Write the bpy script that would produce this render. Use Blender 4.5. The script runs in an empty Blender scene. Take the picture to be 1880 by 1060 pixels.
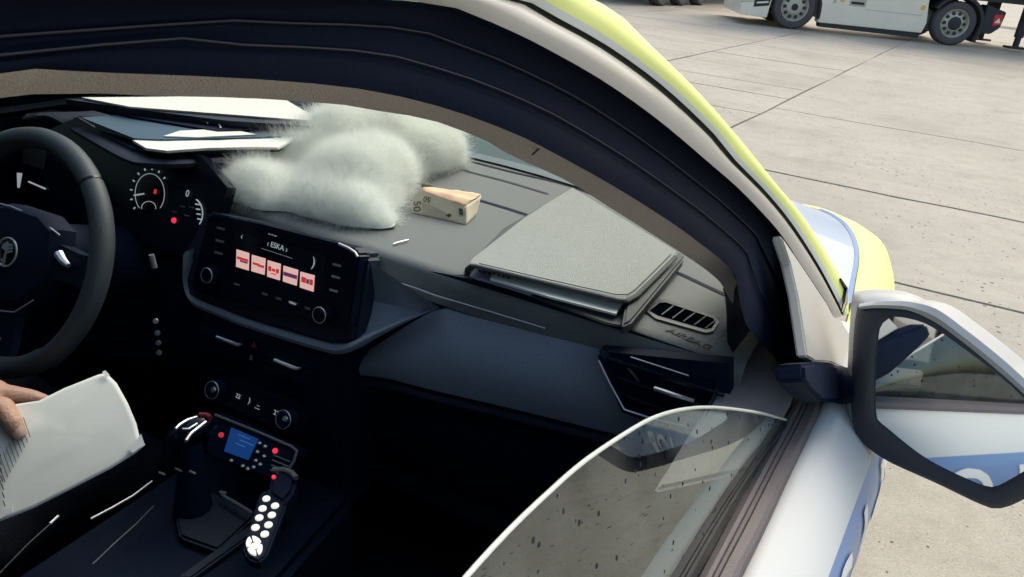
import bpy, bmesh, math, random
from mathutils import Vector, Matrix, noise
random.seed(7)
S = bpy.context.scene
COL = S.collection
rad = math.radians

# ------------------------------------------------------------------ camera, sky, sun, exposure
CAM = Vector((0.789, -0.593, 1.443))
YAW, PITCH, ROLL = rad(-25.48), rad(24.615), rad(5.686)
FPX = 1407.0                                     # focal length for an 1880 pixel wide picture
FW = Vector((math.sin(YAW)*math.cos(PITCH), math.cos(YAW)*math.cos(PITCH), -math.sin(PITCH)))
_r = Vector((math.cos(YAW), -math.sin(YAW), 0)); _u = _r.cross(FW)
RT = _r*math.cos(ROLL) + _u*math.sin(ROLL)
UP = -_r*math.sin(ROLL) + _u*math.cos(ROLL)
cd = bpy.data.cameras.new('camera'); cam = bpy.data.objects.new('camera', cd); COL.objects.link(cam)
cd.sensor_width = 36.0; cd.lens = 36.0*FPX/1880.0; cd.clip_start = 0.01; cd.clip_end = 2000
m = Matrix((RT, UP, -FW)).transposed().to_4x4(); m.translation = CAM
cam.matrix_world = m
S.camera = cam

SUN_EL, SUN_AZ = 50.0, 8.0                      # degrees; azimuth from +Y towards +X
w = bpy.data.worlds.new('World'); S.world = w; w.use_nodes = True
nt = w.node_tree
sky = nt.nodes.new('ShaderNodeTexSky'); sky.sky_type = 'NISHITA'; sky.sun_disc = False
sky.sun_elevation = rad(SUN_EL); sky.sun_rotation = rad(SUN_AZ)
sky.air_density = 1.6; sky.dust_density = 4.0; sky.ozone_density = 0.6
bg = nt.nodes['Background']; bg.inputs['Strength'].default_value = 0.15
nt.links.new(sky.outputs[0], bg.inputs['Color'])
sd = bpy.data.lights.new('sun', 'SUN'); sd.energy = 0.9; sd.angle = rad(35); sd.color = (1.0, 0.94, 0.84)
sun = bpy.data.objects.new('sun', sd); COL.objects.link(sun)
sdir = Vector((math.sin(rad(SUN_AZ))*math.cos(rad(SUN_EL)), math.cos(rad(SUN_AZ))*math.cos(rad(SUN_EL)), math.sin(rad(SUN_EL))))
sun.rotation_euler = sdir.to_track_quat('Z', 'Y').to_euler()
S.view_settings.view_transform = 'Standard'; S.view_settings.look = 'None'
S.view_settings.gamma = 1; S.view_settings.use_curve_mapping = False
S.view_settings.exposure = 0.68
S.cycles.max_bounces = 10; S.cycles.transparent_max_bounces = 16; S.cycles.glossy_bounces = 6
S.cycles.use_denoising = True; S.cycles.caustics_reflective = False; S.cycles.caustics_refractive = False

# ------------------------------------------------------------------ photo measurement helpers
def ray(px, py): return FW + RT*((px-940)/FPX) - UP*((py-530)/FPX)
def on(px, py, p, n):
    d = ray(px, py); n = Vector(n)
    return CAM + d*((Vector(p)-CAM).dot(n)/d.dot(n))
def atx(px, py, v): return on(px, py, (v,0,0), (1,0,0))
def aty(px, py, v): return on(px, py, (0,v,0), (0,1,0))
def atz(px, py, v): return on(px, py, (0,0,v), (0,0,1))
DN = Vector((.44, 0, .185)).normalized()          # outward normal of the leaning side of the car
DP = Vector((.785, 0, .95))
def side(px, py, off=0.0): return on(px, py, DP - DN*off, DN)

# ------------------------------------------------------------------ materials
def mat(name, col, rough=.5, metal=0., spec=.5, coat=0., bump=0., bscale=300., var=0., vscale=8., emit=None, estr=0., coat_rough=.05):
    M = bpy.data.materials.new(name); M.use_nodes = True
    N = M.node_tree.nodes; L = M.node_tree.links; b = N['Principled BSDF']
    b.inputs['Base Color'].default_value = (*col, 1); b.inputs['Roughness'].default_value = rough
    b.inputs['Metallic'].default_value = metal; b.inputs['Specular IOR Level'].default_value = spec
    b.inputs['Coat Weight'].default_value = coat; b.inputs['Coat Roughness'].default_value = coat_rough
    if emit: b.inputs['Emission Color'].default_value = (*emit, 1); b.inputs['Emission Strength'].default_value = estr
    if bump or var:
        tc = N.new('ShaderNodeTexCoord')
    if bump:
        n = N.new('ShaderNodeTexNoise'); n.inputs['Scale'].default_value = bscale; n.inputs['Detail'].default_value = 3
        L.new(tc.outputs['Object'], n.inputs['Vector'])
        bp = N.new('ShaderNodeBump'); bp.inputs['Strength'].default_value = bump; bp.inputs['Distance'].default_value = .002
        L.new(n.outputs['Fac'], bp.inputs['Height']); L.new(bp.outputs[0], b.inputs['Normal'])
    if var:
        n2 = N.new('ShaderNodeTexNoise'); n2.inputs['Scale'].default_value = vscale; n2.inputs['Detail'].default_value = 5
        L.new(tc.outputs['Object'], n2.inputs['Vector'])
        mx = N.new('ShaderNodeMix'); mx.data_type = 'RGBA'
        mx.inputs[6].default_value = (*[c*(1-var) for c in col], 1); mx.inputs[7].default_value = (*[min(1, c*(1+var)) for c in col], 1)
        L.new(n2.outputs['Fac'], mx.inputs[0]); L.new(mx.outputs[2], b.inputs['Base Color'])
        ad = N.new('ShaderNodeMath'); ad.operation = 'MULTIPLY_ADD'; ad.inputs[1].default_value = .25; ad.inputs[2].default_value = rough-.12
        L.new(n2.outputs['Fac'], ad.inputs[0]); L.new(ad.outputs[0], b.inputs['Roughness'])
    return M

def glass_mat(name, tint, ior=1.5, rough=0.0, dirt_and_reflections=0.0):
    M = bpy.data.materials.new(name); M.use_nodes = True
    N = M.node_tree.nodes; L = M.node_tree.links
    for n in list(N): N.remove(n)
    o = N.new('ShaderNodeOutputMaterial'); mx = N.new('ShaderNodeMixShader'); tr = N.new('ShaderNodeBsdfTransparent')
    gl = N.new('ShaderNodeBsdfGlossy'); fr = N.new('ShaderNodeFresnel'); fr.inputs['IOR'].default_value = ior
    geo = N.new('ShaderNodeNewGeometry')
    tr.inputs['Color'].default_value = (*tint, 1); gl.inputs['Roughness'].default_value = rough
    gl.inputs['Color'].default_value = (.93, 1, .96, 1)
    L.new(fr.outputs[0], mx.inputs[0]); L.new(tr.outputs[0], mx.inputs[1]); L.new(gl.outputs[0], mx.inputs[2])
    last = mx
    if dirt_and_reflections:
        df = N.new('ShaderNodeBsdfDiffuse'); df.inputs['Color'].default_value = (.45, .45, .42, 1)
        tc = N.new('ShaderNodeTexCoord'); ns = N.new('ShaderNodeTexNoise'); ns.inputs['Scale'].default_value = 14; ns.inputs['Detail'].default_value = 8
        L.new(tc.outputs['Object'], ns.inputs['Vector'])
        mr = N.new('ShaderNodeMapRange'); mr.inputs['From Min'].default_value = .4; mr.inputs['From Max'].default_value = .8
        mr.inputs['To Min'].default_value = 0.; mr.inputs['To Max'].default_value = dirt_and_reflections
        L.new(ns.outputs['Fac'], mr.inputs['Value'])
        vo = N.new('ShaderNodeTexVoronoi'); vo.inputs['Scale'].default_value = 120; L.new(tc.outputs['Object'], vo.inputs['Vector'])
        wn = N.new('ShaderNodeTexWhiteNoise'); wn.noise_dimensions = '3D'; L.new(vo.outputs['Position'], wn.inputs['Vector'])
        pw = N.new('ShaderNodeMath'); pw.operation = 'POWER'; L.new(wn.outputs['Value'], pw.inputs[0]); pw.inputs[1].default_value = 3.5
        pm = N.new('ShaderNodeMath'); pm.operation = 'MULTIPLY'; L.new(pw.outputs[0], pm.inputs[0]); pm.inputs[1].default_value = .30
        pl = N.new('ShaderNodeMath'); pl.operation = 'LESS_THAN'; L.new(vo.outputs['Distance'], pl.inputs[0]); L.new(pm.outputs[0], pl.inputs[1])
        dk = N.new('ShaderNodeBsdfDiffuse'); dk.inputs['Color'].default_value = (.02,.022,.025,1)  # dark specks painted in as the reflection of speckled ground
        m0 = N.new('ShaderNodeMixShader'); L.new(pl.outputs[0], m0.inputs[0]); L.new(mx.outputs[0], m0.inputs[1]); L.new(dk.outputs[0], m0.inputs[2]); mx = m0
        m2 = N.new('ShaderNodeMixShader'); L.new(mr.outputs[0], m2.inputs[0]); L.new(mx.outputs[0], m2.inputs[1]); L.new(df.outputs[0], m2.inputs[2]); last = m2
    L.new(last.outputs[0], o.inputs['Surface'])
    return M

M = {}
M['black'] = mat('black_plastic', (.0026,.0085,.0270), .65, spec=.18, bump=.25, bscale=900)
M['piano'] = mat('gloss_black', (.002,.005,.014), .2, spec=.3)
M['rubber'] = mat('rubber_seal', (.0008,.0042,.0160), .8, spec=.12, bump=.2, bscale=400, var=.35, vscale=6)
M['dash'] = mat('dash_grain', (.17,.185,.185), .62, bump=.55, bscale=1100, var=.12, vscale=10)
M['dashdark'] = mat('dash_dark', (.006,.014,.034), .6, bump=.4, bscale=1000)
M['decor'] = mat('decor_weave', (.28,.33,.40), .55, bump=.6, bscale=700, var=.15, vscale=300)
M['beige'] = mat('headliner_cloth', (.58,.535,.495), .9, bump=.6, bscale=900, var=.12, vscale=250)
M['greystrip'] = mat('grey_frame', (.36,.345,.31), .38, coat=.3, var=.06, vscale=20)
M['groove'] = mat('groove_rubber', (.05,.052,.05), .6)
M['silver'] = mat('silver_paint', (.62,.64,.62), .6, metal=0., spec=.3, coat=.0, var=.04, vscale=3)
M['capsilver'] = mat('cap_silver', (.42,.43,.42), .45, metal=.2, coat=.2, var=.06, vscale=40)
M['sealline'] = mat('seal_line', (.004,.009,.022), .6)
M['yellow'] = mat('yellow_paint', (.80,.85,.30), .6, spec=.25, coat=0., var=.04, vscale=3)
M['blue'] = mat('blue_paint', (.15,.26,.50), .45, coat=.3)
M['white'] = mat('white_film', (.82,.83,.82), .4)
M['belt'] = mat('belt_rubber', (.135,.118,.118), .6, bump=.3, bscale=500, var=.25, vscale=40)
M['chrome'] = mat('chrome', (.88,.88,.88), .28, metal=.85)
M['satin'] = mat('satin_metal', (.72,.73,.74), .42, metal=.8)
M['leather'] = mat('leather', (.045,.058,.066), .5, bump=.35, bscale=600)
M['paper'] = mat('paper', (.84,.85,.79), .75, var=.04, vscale=30)
M['folder'] = mat('folder_cloth', (.35,.37,.35), .6, bump=.9, bscale=700, var=.14, vscale=120)
M['folderedge'] = mat('folder_edge', (.06,.068,.075), .6, bump=.4, bscale=800)
M['skin'] = mat('skin', (.50,.29,.21), .55, bump=.7, bscale=220, var=.26, vscale=60)
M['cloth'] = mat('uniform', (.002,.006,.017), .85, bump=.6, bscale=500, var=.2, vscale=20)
M['hair'] = mat('hair', (.02,.014,.01), .6)
M['mirror'] = mat('mirror_silver', (.74,.78,.79), .03, metal=1)
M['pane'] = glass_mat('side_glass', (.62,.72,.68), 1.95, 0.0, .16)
M['screen_glass'] = glass_mat('windscreen_glass', (.90,.96,.94), 1.4)
M['dark_glass'] = glass_mat('dark_glass', (.22,.26,.26), 1.5)
M['text'] = mat('print_dark', (.012,.016,.022), .6)
M['glow'] = mat('lit_mark', (.4,.4,.4), .5, emit=(.75,.85,.9), estr=.20)
M['icon'] = mat('lit_tile', (.5,.4,.4), .4, emit=(1.,.60,.52), estr=.40)
M['iconred'] = mat('lit_red', (.4,.03,.04), .4, emit=(.75,.05,.05), estr=.35)
M['iconviolet'] = mat('lit_violet', (.1,.03,.1), .4, emit=(.18,.05,.15), estr=.3)
M['led'] = mat('red_led', (.5,.02,.04), .3, emit=(1,.05,.10), estr=.5)
M['bluescreen'] = mat('blue_screen', (.01,.03,.12), .3, emit=(.01,.06,.24), estr=.35)
M['key'] = mat('lit_key', (.8,.8,.7), .4, emit=(1,.97,.84), estr=.42)
M['redplastic'] = mat('red_plastic', (.25,.02,.03), .4)
M['tyre'] = mat('tyre', (.075,.073,.078), .8, bump=.4, bscale=60, var=.2, vscale=6)
M['truckwhite'] = mat('truck_white', (.82,.77,.66), .4, coat=.3, var=.08, vscale=2.5)
M['truckdark'] = mat('truck_dark', (.02,.023,.03), .6, var=.3, vscale=5)
M['rimgrey'] = mat('rim_steel', (.48,.46,.40), .45, metal=.4, var=.15, vscale=9)
M['amber'] = mat('amber_lens', (.75,.5,.15), .3)
M['redlens'] = mat('red_lens', (.55,.03,.04), .25)
M['tan'] = mat('trailer_tarp', (.45,.38,.29), .7, var=.1, vscale=2)
M['note'] = mat('note_paper', (.93,.82,.60), .7, var=.06, vscale=60)
M['noteorange'] = mat('note_orange', (.94,.62,.40), .7, var=.14, vscale=260)
M['noteprint'] = mat('note_print', (.10,.12,.08), .7)
M['notebrown'] = mat('note_brown', (.62,.55,.42), .7, var=.12, vscale=120)
M['fleece'] = mat('fleece', (.90,.92,.88), .95, bump=.35, bscale=700)  # fleece look for the added stand-in tuft
def fur_mat():
    Mx = bpy.data.materials.new('fleece_fibre'); Mx.use_nodes = True; N = Mx.node_tree.nodes; L = Mx.node_tree.links
    for n in list(N): N.remove(n)
    o = N.new('ShaderNodeOutputMaterial'); a = N.new('ShaderNodeBsdfDiffuse'); t = N.new('ShaderNodeBsdfTranslucent'); x = N.new('ShaderNodeMixShader'); x.inputs[0].default_value = .6
    a.inputs['Color'].default_value = (.94,.96,.93,1); t.inputs['Color'].default_value = (.94,.96,.93,1)
    L.new(a.outputs[0], x.inputs[1]); L.new(t.outputs[0], x.inputs[2]); L.new(x.outputs[0], o.inputs['Surface']); return Mx
M['fur'] = fur_mat()
M['bluepaper'] = mat('blue_card', (.05,.10,.15), .6, var=.3, vscale=12)

# ------------------------------------------------------------------ mesh helpers
def link(name, me, parent=None):
    o = bpy.data.objects.new(name, me); COL.objects.link(o)
    if parent: o.parent = parent
    return o
class MB:
    def __init__(s): s.v = []; s.f = []; s.mi = []; s.cur = 0
    def add(s, vs, fs):
        k = len(s.v); s.v += [tuple(v) for v in vs]; s.f += [tuple(i+k for i in f) for f in fs]; s.mi += [s.cur]*len(fs); return s
    def mat(s, i): s.cur = i; return s
    def loft(s, rows, closed=False, cap=False):
        n = len(rows[0]); vs = [p for r in rows for p in r]; fs = []
        for i in range(len(rows)-1):
            for j in range(n if closed else n-1):
                a = i*n+j; b = i*n+(j+1) % n
                fs.append((a, b, b+n, a+n))
        if cap and closed:
            fs.append(tuple(range(n-1, -1, -1))); fs.append(tuple((len(rows)-1)*n+j for j in range(n)))
        return s.add(vs, fs)
    def prism(s, poly, vec):
        vec = Vector(vec); a = [Vector(p) for p in poly]; b = [p+vec for p in a]; n = len(a)
        fs = [tuple(range(n)), tuple(range(2*n-1, n-1, -1))] + [(i, i+n, (i+1) % n+n, (i+1) % n) for i in range(n)]
        return s.add(a+b, fs)
    def box(s, c, size, mtx=None):
        c = Vector(c); h = Vector(size)/2
        vs = []
        for x in (-1, 1):
            for y in (-1, 1):
                for z in (-1, 1):
                    p = Vector((x*h.x, y*h.y, z*h.z)); vs.append(c + (mtx @ p if mtx else p))
        return s.add(vs, [(0,1,3,2),(4,6,7,5),(0,4,5,1),(2,3,7,6),(0,2,6,4),(1,5,7,3)])
    def tube(s, pts, r, seg=8, closed=False):
        pts = [Vector(p) for p in pts]; n = len(pts); rows = []; ref = None
        rs = r if isinstance(r, (list, tuple)) else [r]*n
        for i, p in enumerate(pts):
            if closed: t = pts[(i+1) % n]-pts[i-1]
            else: t = pts[min(i+1, n-1)]-pts[max(i-1, 0)]
            t.normalize()
            if ref is None: ref = t.orthogonal().normalized()
            ref = (ref - t*ref.dot(t)).normalized(); b = t.cross(ref)
            rows.append([p + ref*(rs[i]*math.cos(2*math.pi*k/seg)) + b*(rs[i]*math.sin(2*math.pi*k/seg)) for k in range(seg)])
        if closed: rows.append(rows[0])
        return s.loft(rows, True, not closed)
    def lathe(s, prof, origin, axis, seg=24):
        ax = Vector(axis).normalized(); e1 = ax.orthogonal().normalized(); e2 = ax.cross(e1); o = Vector(origin)
        rows = [[o + ax*h + e1*(r*math.cos(2*math.pi*k/seg)) + e2*(r*math.sin(2*math.pi*k/seg)) for k in range(seg)] for r, h in prof]
        return s.loft(rows, True, False)
    def build(s, name, mats, parent=None, smooth=True, bevel=0., sub=0, angle=40):
        me = bpy.data.meshes.new(name); me.from_pydata(s.v, [], s.f)
        for mm in (mats if isinstance(mats, (list, tuple)) else [mats]): me.materials.append(mm)
        me.polygons.foreach_set('material_index', s.mi)
        bm = bmesh.new(); bm.from_mesh(me); bmesh.ops.remove_doubles(bm, verts=bm.verts, dist=1e-6)
        bmesh.ops.recalc_face_normals(bm, faces=bm.faces)
        if bevel:
            es = [e for e in bm.edges if len(e.link_faces) == 2 and e.calc_face_angle(0) > rad(30)]
            try: bmesh.ops.bevel(bm, geom=es, offset=bevel, segments=2, affect='EDGES', clamp_overlap=True)
            except Exception: pass
        if smooth:
            for f in bm.faces: f.smooth = True
            for e in bm.edges:
                if len(e.link_faces) == 2 and e.calc_face_angle(0) > rad(angle): e.smooth = False
        bm.to_mesh(me); bm.free()
        o = link(name, me, parent)
        if sub:
            md = o.modifiers.new('sub', 'SUBSURF'); md.levels = md.render_levels = sub
        return o

def crom(pts, n):
    """n points evenly spaced by length on a Catmull-Rom curve through pts"""
    pts = [Vector(p) for p in pts]; P = [pts[0]*2-pts[1]] + pts + [pts[-1]*2-pts[-2]]; out = []
    for i in range(1, len(P)-2):
        for k in range(24):
            t = k/24; a, b, c, d = P[i-1], P[i], P[i+1], P[i+2]
            out.append(.5*((2*b)+(c-a)*t+(2*a-5*b+4*c-d)*t*t+(3*b-a-3*c+d)*t**3))
    out.append(pts[-1])
    L = [0]
    for i in range(1, len(out)): L.append(L[-1]+(out[i]-out[i-1]).length)
    res = []; j = 0
    for k in range(n):
        t = L[-1]*k/(n-1)
        while j < len(L)-2 and L[j+1] < t: j += 1
        f = (t-L[j])/max(1e-9, L[j+1]-L[j]); res.append(out[j].lerp(out[j+1], min(1, max(0, f))))
    return res
def pcurve(pxs, n):
    return [(p.x, p.y) for p in crom([(x, y, 0) for x, y in pxs], n)]

def tag(o, label=None, cat=None, group=None, kind=None):
    if label: o['label'] = label
    if cat: o['category'] = cat
    if group: o['group'] = group
    if kind: o['kind'] = kind
    return o
def empty(name, loc=(0,0,0), rz=0., label=None, cat=None, group=None):
    o = bpy.data.objects.new(name, None); COL.objects.link(o); o.location = loc; o.rotation_euler = (0,0,rz)
    o.empty_display_size = .1
    return tag(o, label, cat, group)
def frame(n, upv=(0,0,1)):
    """matrix with local x to the right, y up, z along the face normal n"""
    n = Vector(n).normalized(); x = Vector(upv).cross(n).normalized(); y = n.cross(x)
    return Matrix((x, y, n)).transposed()
def text(name, body, size, loc, mtx, m, parent=None, depth=.0004, shear=0., sx=1.):
    c = bpy.data.curves.new(name, 'FONT'); c.body = body; c.size = size; c.extrude = depth
    c.align_x = 'CENTER'; c.align_y = 'CENTER'; c.shear = shear; c.resolution_u = 3
    t = bpy.data.objects.new(name, c); COL.objects.link(t)
    bpy.context.view_layer.update()
    me = bpy.data.meshes.new_from_object(t.evaluated_get(bpy.context.evaluated_depsgraph_get()))
    bpy.data.objects.remove(t); bpy.data.curves.remove(c)
    me.materials.clear(); me.materials.append(m)
    X = mtx.to_4x4() @ Matrix.Diagonal((sx, 1, 1, 1)); X.translation = loc; me.transform(X)
    return link(name, me, parent)
def plate(name, pxs, p, n, t, m, parent, bevel=.001, lift=0.):
    """a flat plate whose front outline is measured on the plane (p, n); n points to the viewer"""
    n = Vector(n).normalized(); pp = Vector(p)+n*lift
    return MB().prism([on(x, y, pp, n) for x, y in pxs], -n*t).build(name, m, parent, bevel=bevel)

exec_order = []
# ================================================================== GROUND
def ground_mat(name):
    Mx = bpy.data.materials.new(name); Mx.use_nodes = True
    N = Mx.node_tree.nodes; L = Mx.node_tree.links; b = N['Principled BSDF']
    tc = N.new('ShaderNodeTexCoord'); geo = N.new('ShaderNodeNewGeometry'); pos = geo.outputs['Position']
    def noi(sc, det=6, rough=.55):
        n = N.new('ShaderNodeTexNoise'); n.inputs['Scale'].default_value = sc; n.inputs['Detail'].default_value = det; n.inputs['Roughness'].default_value = rough
        L.new(pos, n.inputs['Vector']); return n.outputs['Fac']
    def rng(src, a, b_, c, d):
        r = N.new('ShaderNodeMapRange'); r.inputs['From Min'].default_value = a; r.inputs['From Max'].default_value = b_
        r.inputs['To Min'].default_value = c; r.inputs['To Max'].default_value = d; L.new(src, r.inputs['Value']); return r.outputs[0]
    def mix(f, a, b_, mode='MIX'):
        mx = N.new('ShaderNodeMix'); mx.data_type = 'RGBA'; mx.blend_type = mode
        for s_, i in ((f, 0), (a, 6), (b_, 7)):
            if isinstance(s_, tuple): mx.inputs[i].default_value = (*s_, 1)
            elif isinstance(s_, float): mx.inputs[i].default_value = s_
            else: L.new(s_, mx.inputs[i])
        return mx.outputs[2]
    c = mix(rng(noi(.8), .35, .7, 0, 1), (.375,.352,.30), (.47,.445,.38))
    c = mix(rng(noi(.17, 4), .45, .7, 0, .55), c, (.31,.285,.235))
    # streaky tyre dirt along the driving direction
    mp = N.new('ShaderNodeMapping'); mp.inputs['Scale'].default_value = (.16, 1.5, 1); mp.inputs['Rotation'].default_value = (0,0,rad(-4))
    L.new(pos, mp.inputs['Vector'])
    ns = N.new('ShaderNodeTexNoise'); ns.inputs['Scale'].default_value = 1.3; ns.inputs['Detail'].default_value = 7; L.new(mp.outputs[0], ns.inputs['Vector'])
    c = mix(rng(ns.outputs['Fac'], .52, .78, 0, .38), c, (.27,.235,.19))
    c = mix(rng(noi(6.5, 8, .75), .42, .66, 0, .55), c, (.25,.23,.19))
    c = mix(rng(noi(28, 4), .30, .70, 0, .75), c, mix(rng(noi(140, 3), .3, .7, 0, 1), (.25,.22,.17), (.52,.48,.40)))
    # pits and droppings: dark specks, thicker in patches
    v = N.new('ShaderNodeTexVoronoi'); v.inputs['Scale'].default_value = 26; L.new(pos, v.inputs['Vector'])
    wn = N.new('ShaderNodeTexWhiteNoise'); wn.noise_dimensions = '3D'; L.new(v.outputs['Position'], wn.inputs['Vector'])
    sz = N.new('ShaderNodeMath'); sz.operation = 'POWER'; L.new(wn.outputs['Value'], sz.inputs[0]); sz.inputs[1].default_value = 2.6
    mm = N.new('ShaderNodeMath'); mm.operation = 'MULTIPLY'; L.new(sz.outputs[0], mm.inputs[0]); mm.inputs[1].default_value = .34
    m3 = N.new('ShaderNodeMath'); m3.operation = 'MULTIPLY'; L.new(mm.outputs[0], m3.inputs[0]); L.new(rng(noi(.9, 3), .35, .65, .35, 1.0), m3.inputs[1])
    lt = N.new('ShaderNodeMath'); lt.operation = 'LESS_THAN'; L.new(v.outputs['Distance'], lt.inputs[0]); L.new(m3.outputs[0], lt.inputs[1])
    sp = N.new('ShaderNodeMath'); sp.operation = 'MULTIPLY'; L.new(lt.outputs[0], sp.inputs[0]); sp.inputs[1].default_value = .85
    c = mix(sp.outputs[0], c, (.06,.052,.05))
    v2 = N.new('ShaderNodeTexVoronoi'); v2.inputs['Scale'].default_value = 70; L.new(pos, v2.inputs['Vector'])
    wn2 = N.new('ShaderNodeTexWhiteNoise'); wn2.noise_dimensions = '3D'; L.new(v2.outputs['Position'], wn2.inputs['Vector'])
    s2 = N.new('ShaderNodeMath'); s2.operation = 'POWER'; L.new(wn2.outputs['Value'], s2.inputs[0]); s2.inputs[1].default_value = 2.6
    s3 = N.new('ShaderNodeMath'); s3.operation = 'MULTIPLY'; L.new(s2.outputs[0], s3.inputs[0]); s3.inputs[1].default_value = .36
    l2 = N.new('ShaderNodeMath'); l2.operation = 'LESS_THAN'; L.new(v2.outputs['Distance'], l2.inputs[0]); L.new(s3.outputs[0], l2.inputs[1])
    l3 = N.new('ShaderNodeMath'); l3.operation = 'MULTIPLY'; L.new(l2.outputs[0], l3.inputs[0]); L.new(rng(noi(2.3, 3), .45, .65, .1, .8), l3.inputs[1])
    c = mix(l3.outputs[0], c, (.15,.125,.095))
    c = mix(rng(noi(1.3, 10, .72), .53, .68, 0, .62), c, (.24,.22,.185))
    c = mix(rng(noi(.33, 9, .68), .49, .70, 0, .60), c, (.26,.24,.205))
    L.new(c, b.inputs['Base Color']); b.inputs['Roughness'].default_value = .8; b.inputs['Specular IOR Level'].default_value = .3
    bp = N.new('ShaderNodeBump'); bp.inputs['Strength'].default_value = .5; bp.inputs['Distance'].default_value = .004
    L.new(noi(120, 5), bp.inputs['Height']); L.new(bp.outputs[0], b.inputs['Normal'])
    return Mx
M['ground'] = ground_mat('concrete')
M['joint'] = mat('joint_dirt', (.12,.105,.085), .9, var=.3, vscale=5)
gr = MB(); R_ = 900
gr.add([(-R_,-R_,-.012),(R_,-R_,-.012),(R_,R_,-.012),(-R_,R_,-.012)], [(0,1,2,3)])
ground = gr.build('ground', M['ground'], smooth=False); tag(ground, kind='structure')
XJ = [-21.4,-17.2,-13.0,-9.2,-6.6,-2.75,-.62,4.2,8.2,12.4]
YJ0 = [-3.4,-.3,3.58,5.40,8.25,10.1,11.75,13.6,15.4,17.3,19.2,21.1,23.1,25.1,27.2,29.3,31.4,33.5]
ang = rad(0.0)
YJ_R = [-3.4,-.3,3.58,5.40,8.25,17.3,21.1,25.1,29.3,33.5]
YJ_L = [-3.4,-.3,1.7,3.6,5.9,6.9,8.0,9.3,10.2,11.6,13.0,15.1,17.0,18.2,19.9,21.1,23.1,25.1,27.2,29.3,31.4,33.5]
for i in range(len(XJ)-1):
    YJ = YJ_R if i == 6 else YJ_L if i == 5 else YJ0
    for j in range(len(YJ)-1):
        x0, x1, y0, y1 = XJ[i], XJ[i+1], YJ[j], YJ[j+1]
        if x0 < -.7: y0 += .5*math.sin(i*2.1)*.6; y1 += .5*math.sin(i*2.1)*.6
        if x1 < -9 and y1 < 8: continue
        g = .009 + .006*random.random()
        def jx(y, base, k): return base + (y-6.6)*.068 + .012*math.sin(y*1.7+k)
        n = 16; pts = []
        def wob(x, y): return Vector((noise.noise(Vector((x*1.9, y*1.9, 3)))*.022+noise.noise(Vector((x*9, y*9, 5)))*.009, noise.noise(Vector((x*1.7, y*1.7, 7)))*.022+noise.noise(Vector((x*9, y*9, 11)))*.009, 0))
        for k in range(n): t = k/(n-1); X_ = x0+(x1-x0)*t; pts.append((jx(y0, X_, 1)+ (g if k == 0 else -g if k == n-1 else 0), y0+g+.010*math.sin(X_*3.1+j)+.02*(X_-x0)/3, 0))
        for k in range(n): t = 1-k/(n-1); X_ = x0+(x1-x0)*t; pts.append((jx(y1, X_, 1)+ (-g if k == 0 else g if k == n-1 else 0), y1-g+.010*math.sin(X_*3.1+j+1)+.02*(X_-x0)/3, 0))
        pts = [Vector(p)+wob(p[0], p[1]) for p in pts]
        sl = MB().prism(pts, (0,0,-.03)); o = sl.build('concrete_slab', M['ground'], ground, smooth=False, bevel=.003)
        o.location.z = random.uniform(-.0015, .0015)
jb = MB(); jb.add([(-24,-5,-.010),(16,-5,-.010),(16,36,-.010),(-24,36,-.010)], [(0,1,2,3)])
jb.build('joint_bed', M['joint'], ground, smooth=False)

# ================================================================== POLICE CAR
car = empty('police_car', label='silver yellow and blue police car seen through its half open passenger window', cat='car')
N_ = 60
def ext(pre, pxs, off=0., n=N_):
    return crom([Vector(p) for p in pre] + [side(x, y, off) for x, y in pxs], n)
L1px = [(0,135),(200,134),(380,141),(560,152),(700,170),(828,202),(924,237),(988,266),(1123,340),(1222,402),(1280,443),(1345,498),(1356,540),(1362,575),(1376,606),(1420,655),(1461,712)]
L2px = [(780,5),(924,51),(1021,99),(1117,155),(1213,224),(1303,300),(1366,356),(1432,428),(1452,484),(1466,545),(1478,610),(1484,655),(1480,716)]
pre1 = [(.575,-1.15,1.365),(.585,-.75,1.392)]
pre2 = [(.57,-1.15,1.408),(.579,-.75,1.420),(.5855,-.47,1.4205)]
def ribband(fracs, offs):
    rows = []
    for f, o in zip(fracs, offs):
        A = ext([Vector(p)-DN*o for p in pre1], L1px, o); B = ext([Vector(p)-DN*o for p in pre2], L2px, o)
        rows.append([a.lerp(b, f) for a, b in zip(A, B)])
    return rows
fr_ = [0,.0,.10,.22,.30,.34,.38,.52,.60,.63,.66,.80,.92,.97,1.0,1.0]
of_ = [.05,.031,.028,.027,.0275,.0255,.0245,.0255,.025,.0225,.0235,.021,.018,.012,.006,.03]
MB().loft(ribband(fr_, of_)).build('window_seal', M['rubber'], car)
for f_, o_2 in ((.345,.0238),(.64,.0222)):
    A_ = ext([Vector(p)-DN*o_2 for p in pre1], L1px, o_2); B_ = ext([Vector(p)-DN*o_2 for p in pre2], L2px, o_2)
    MB().tube([a_.lerp(b_, f_) for a_, b_ in zip(A_, B_)], .0005, 6).build('seal_line', M['sealline'], car)
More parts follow.
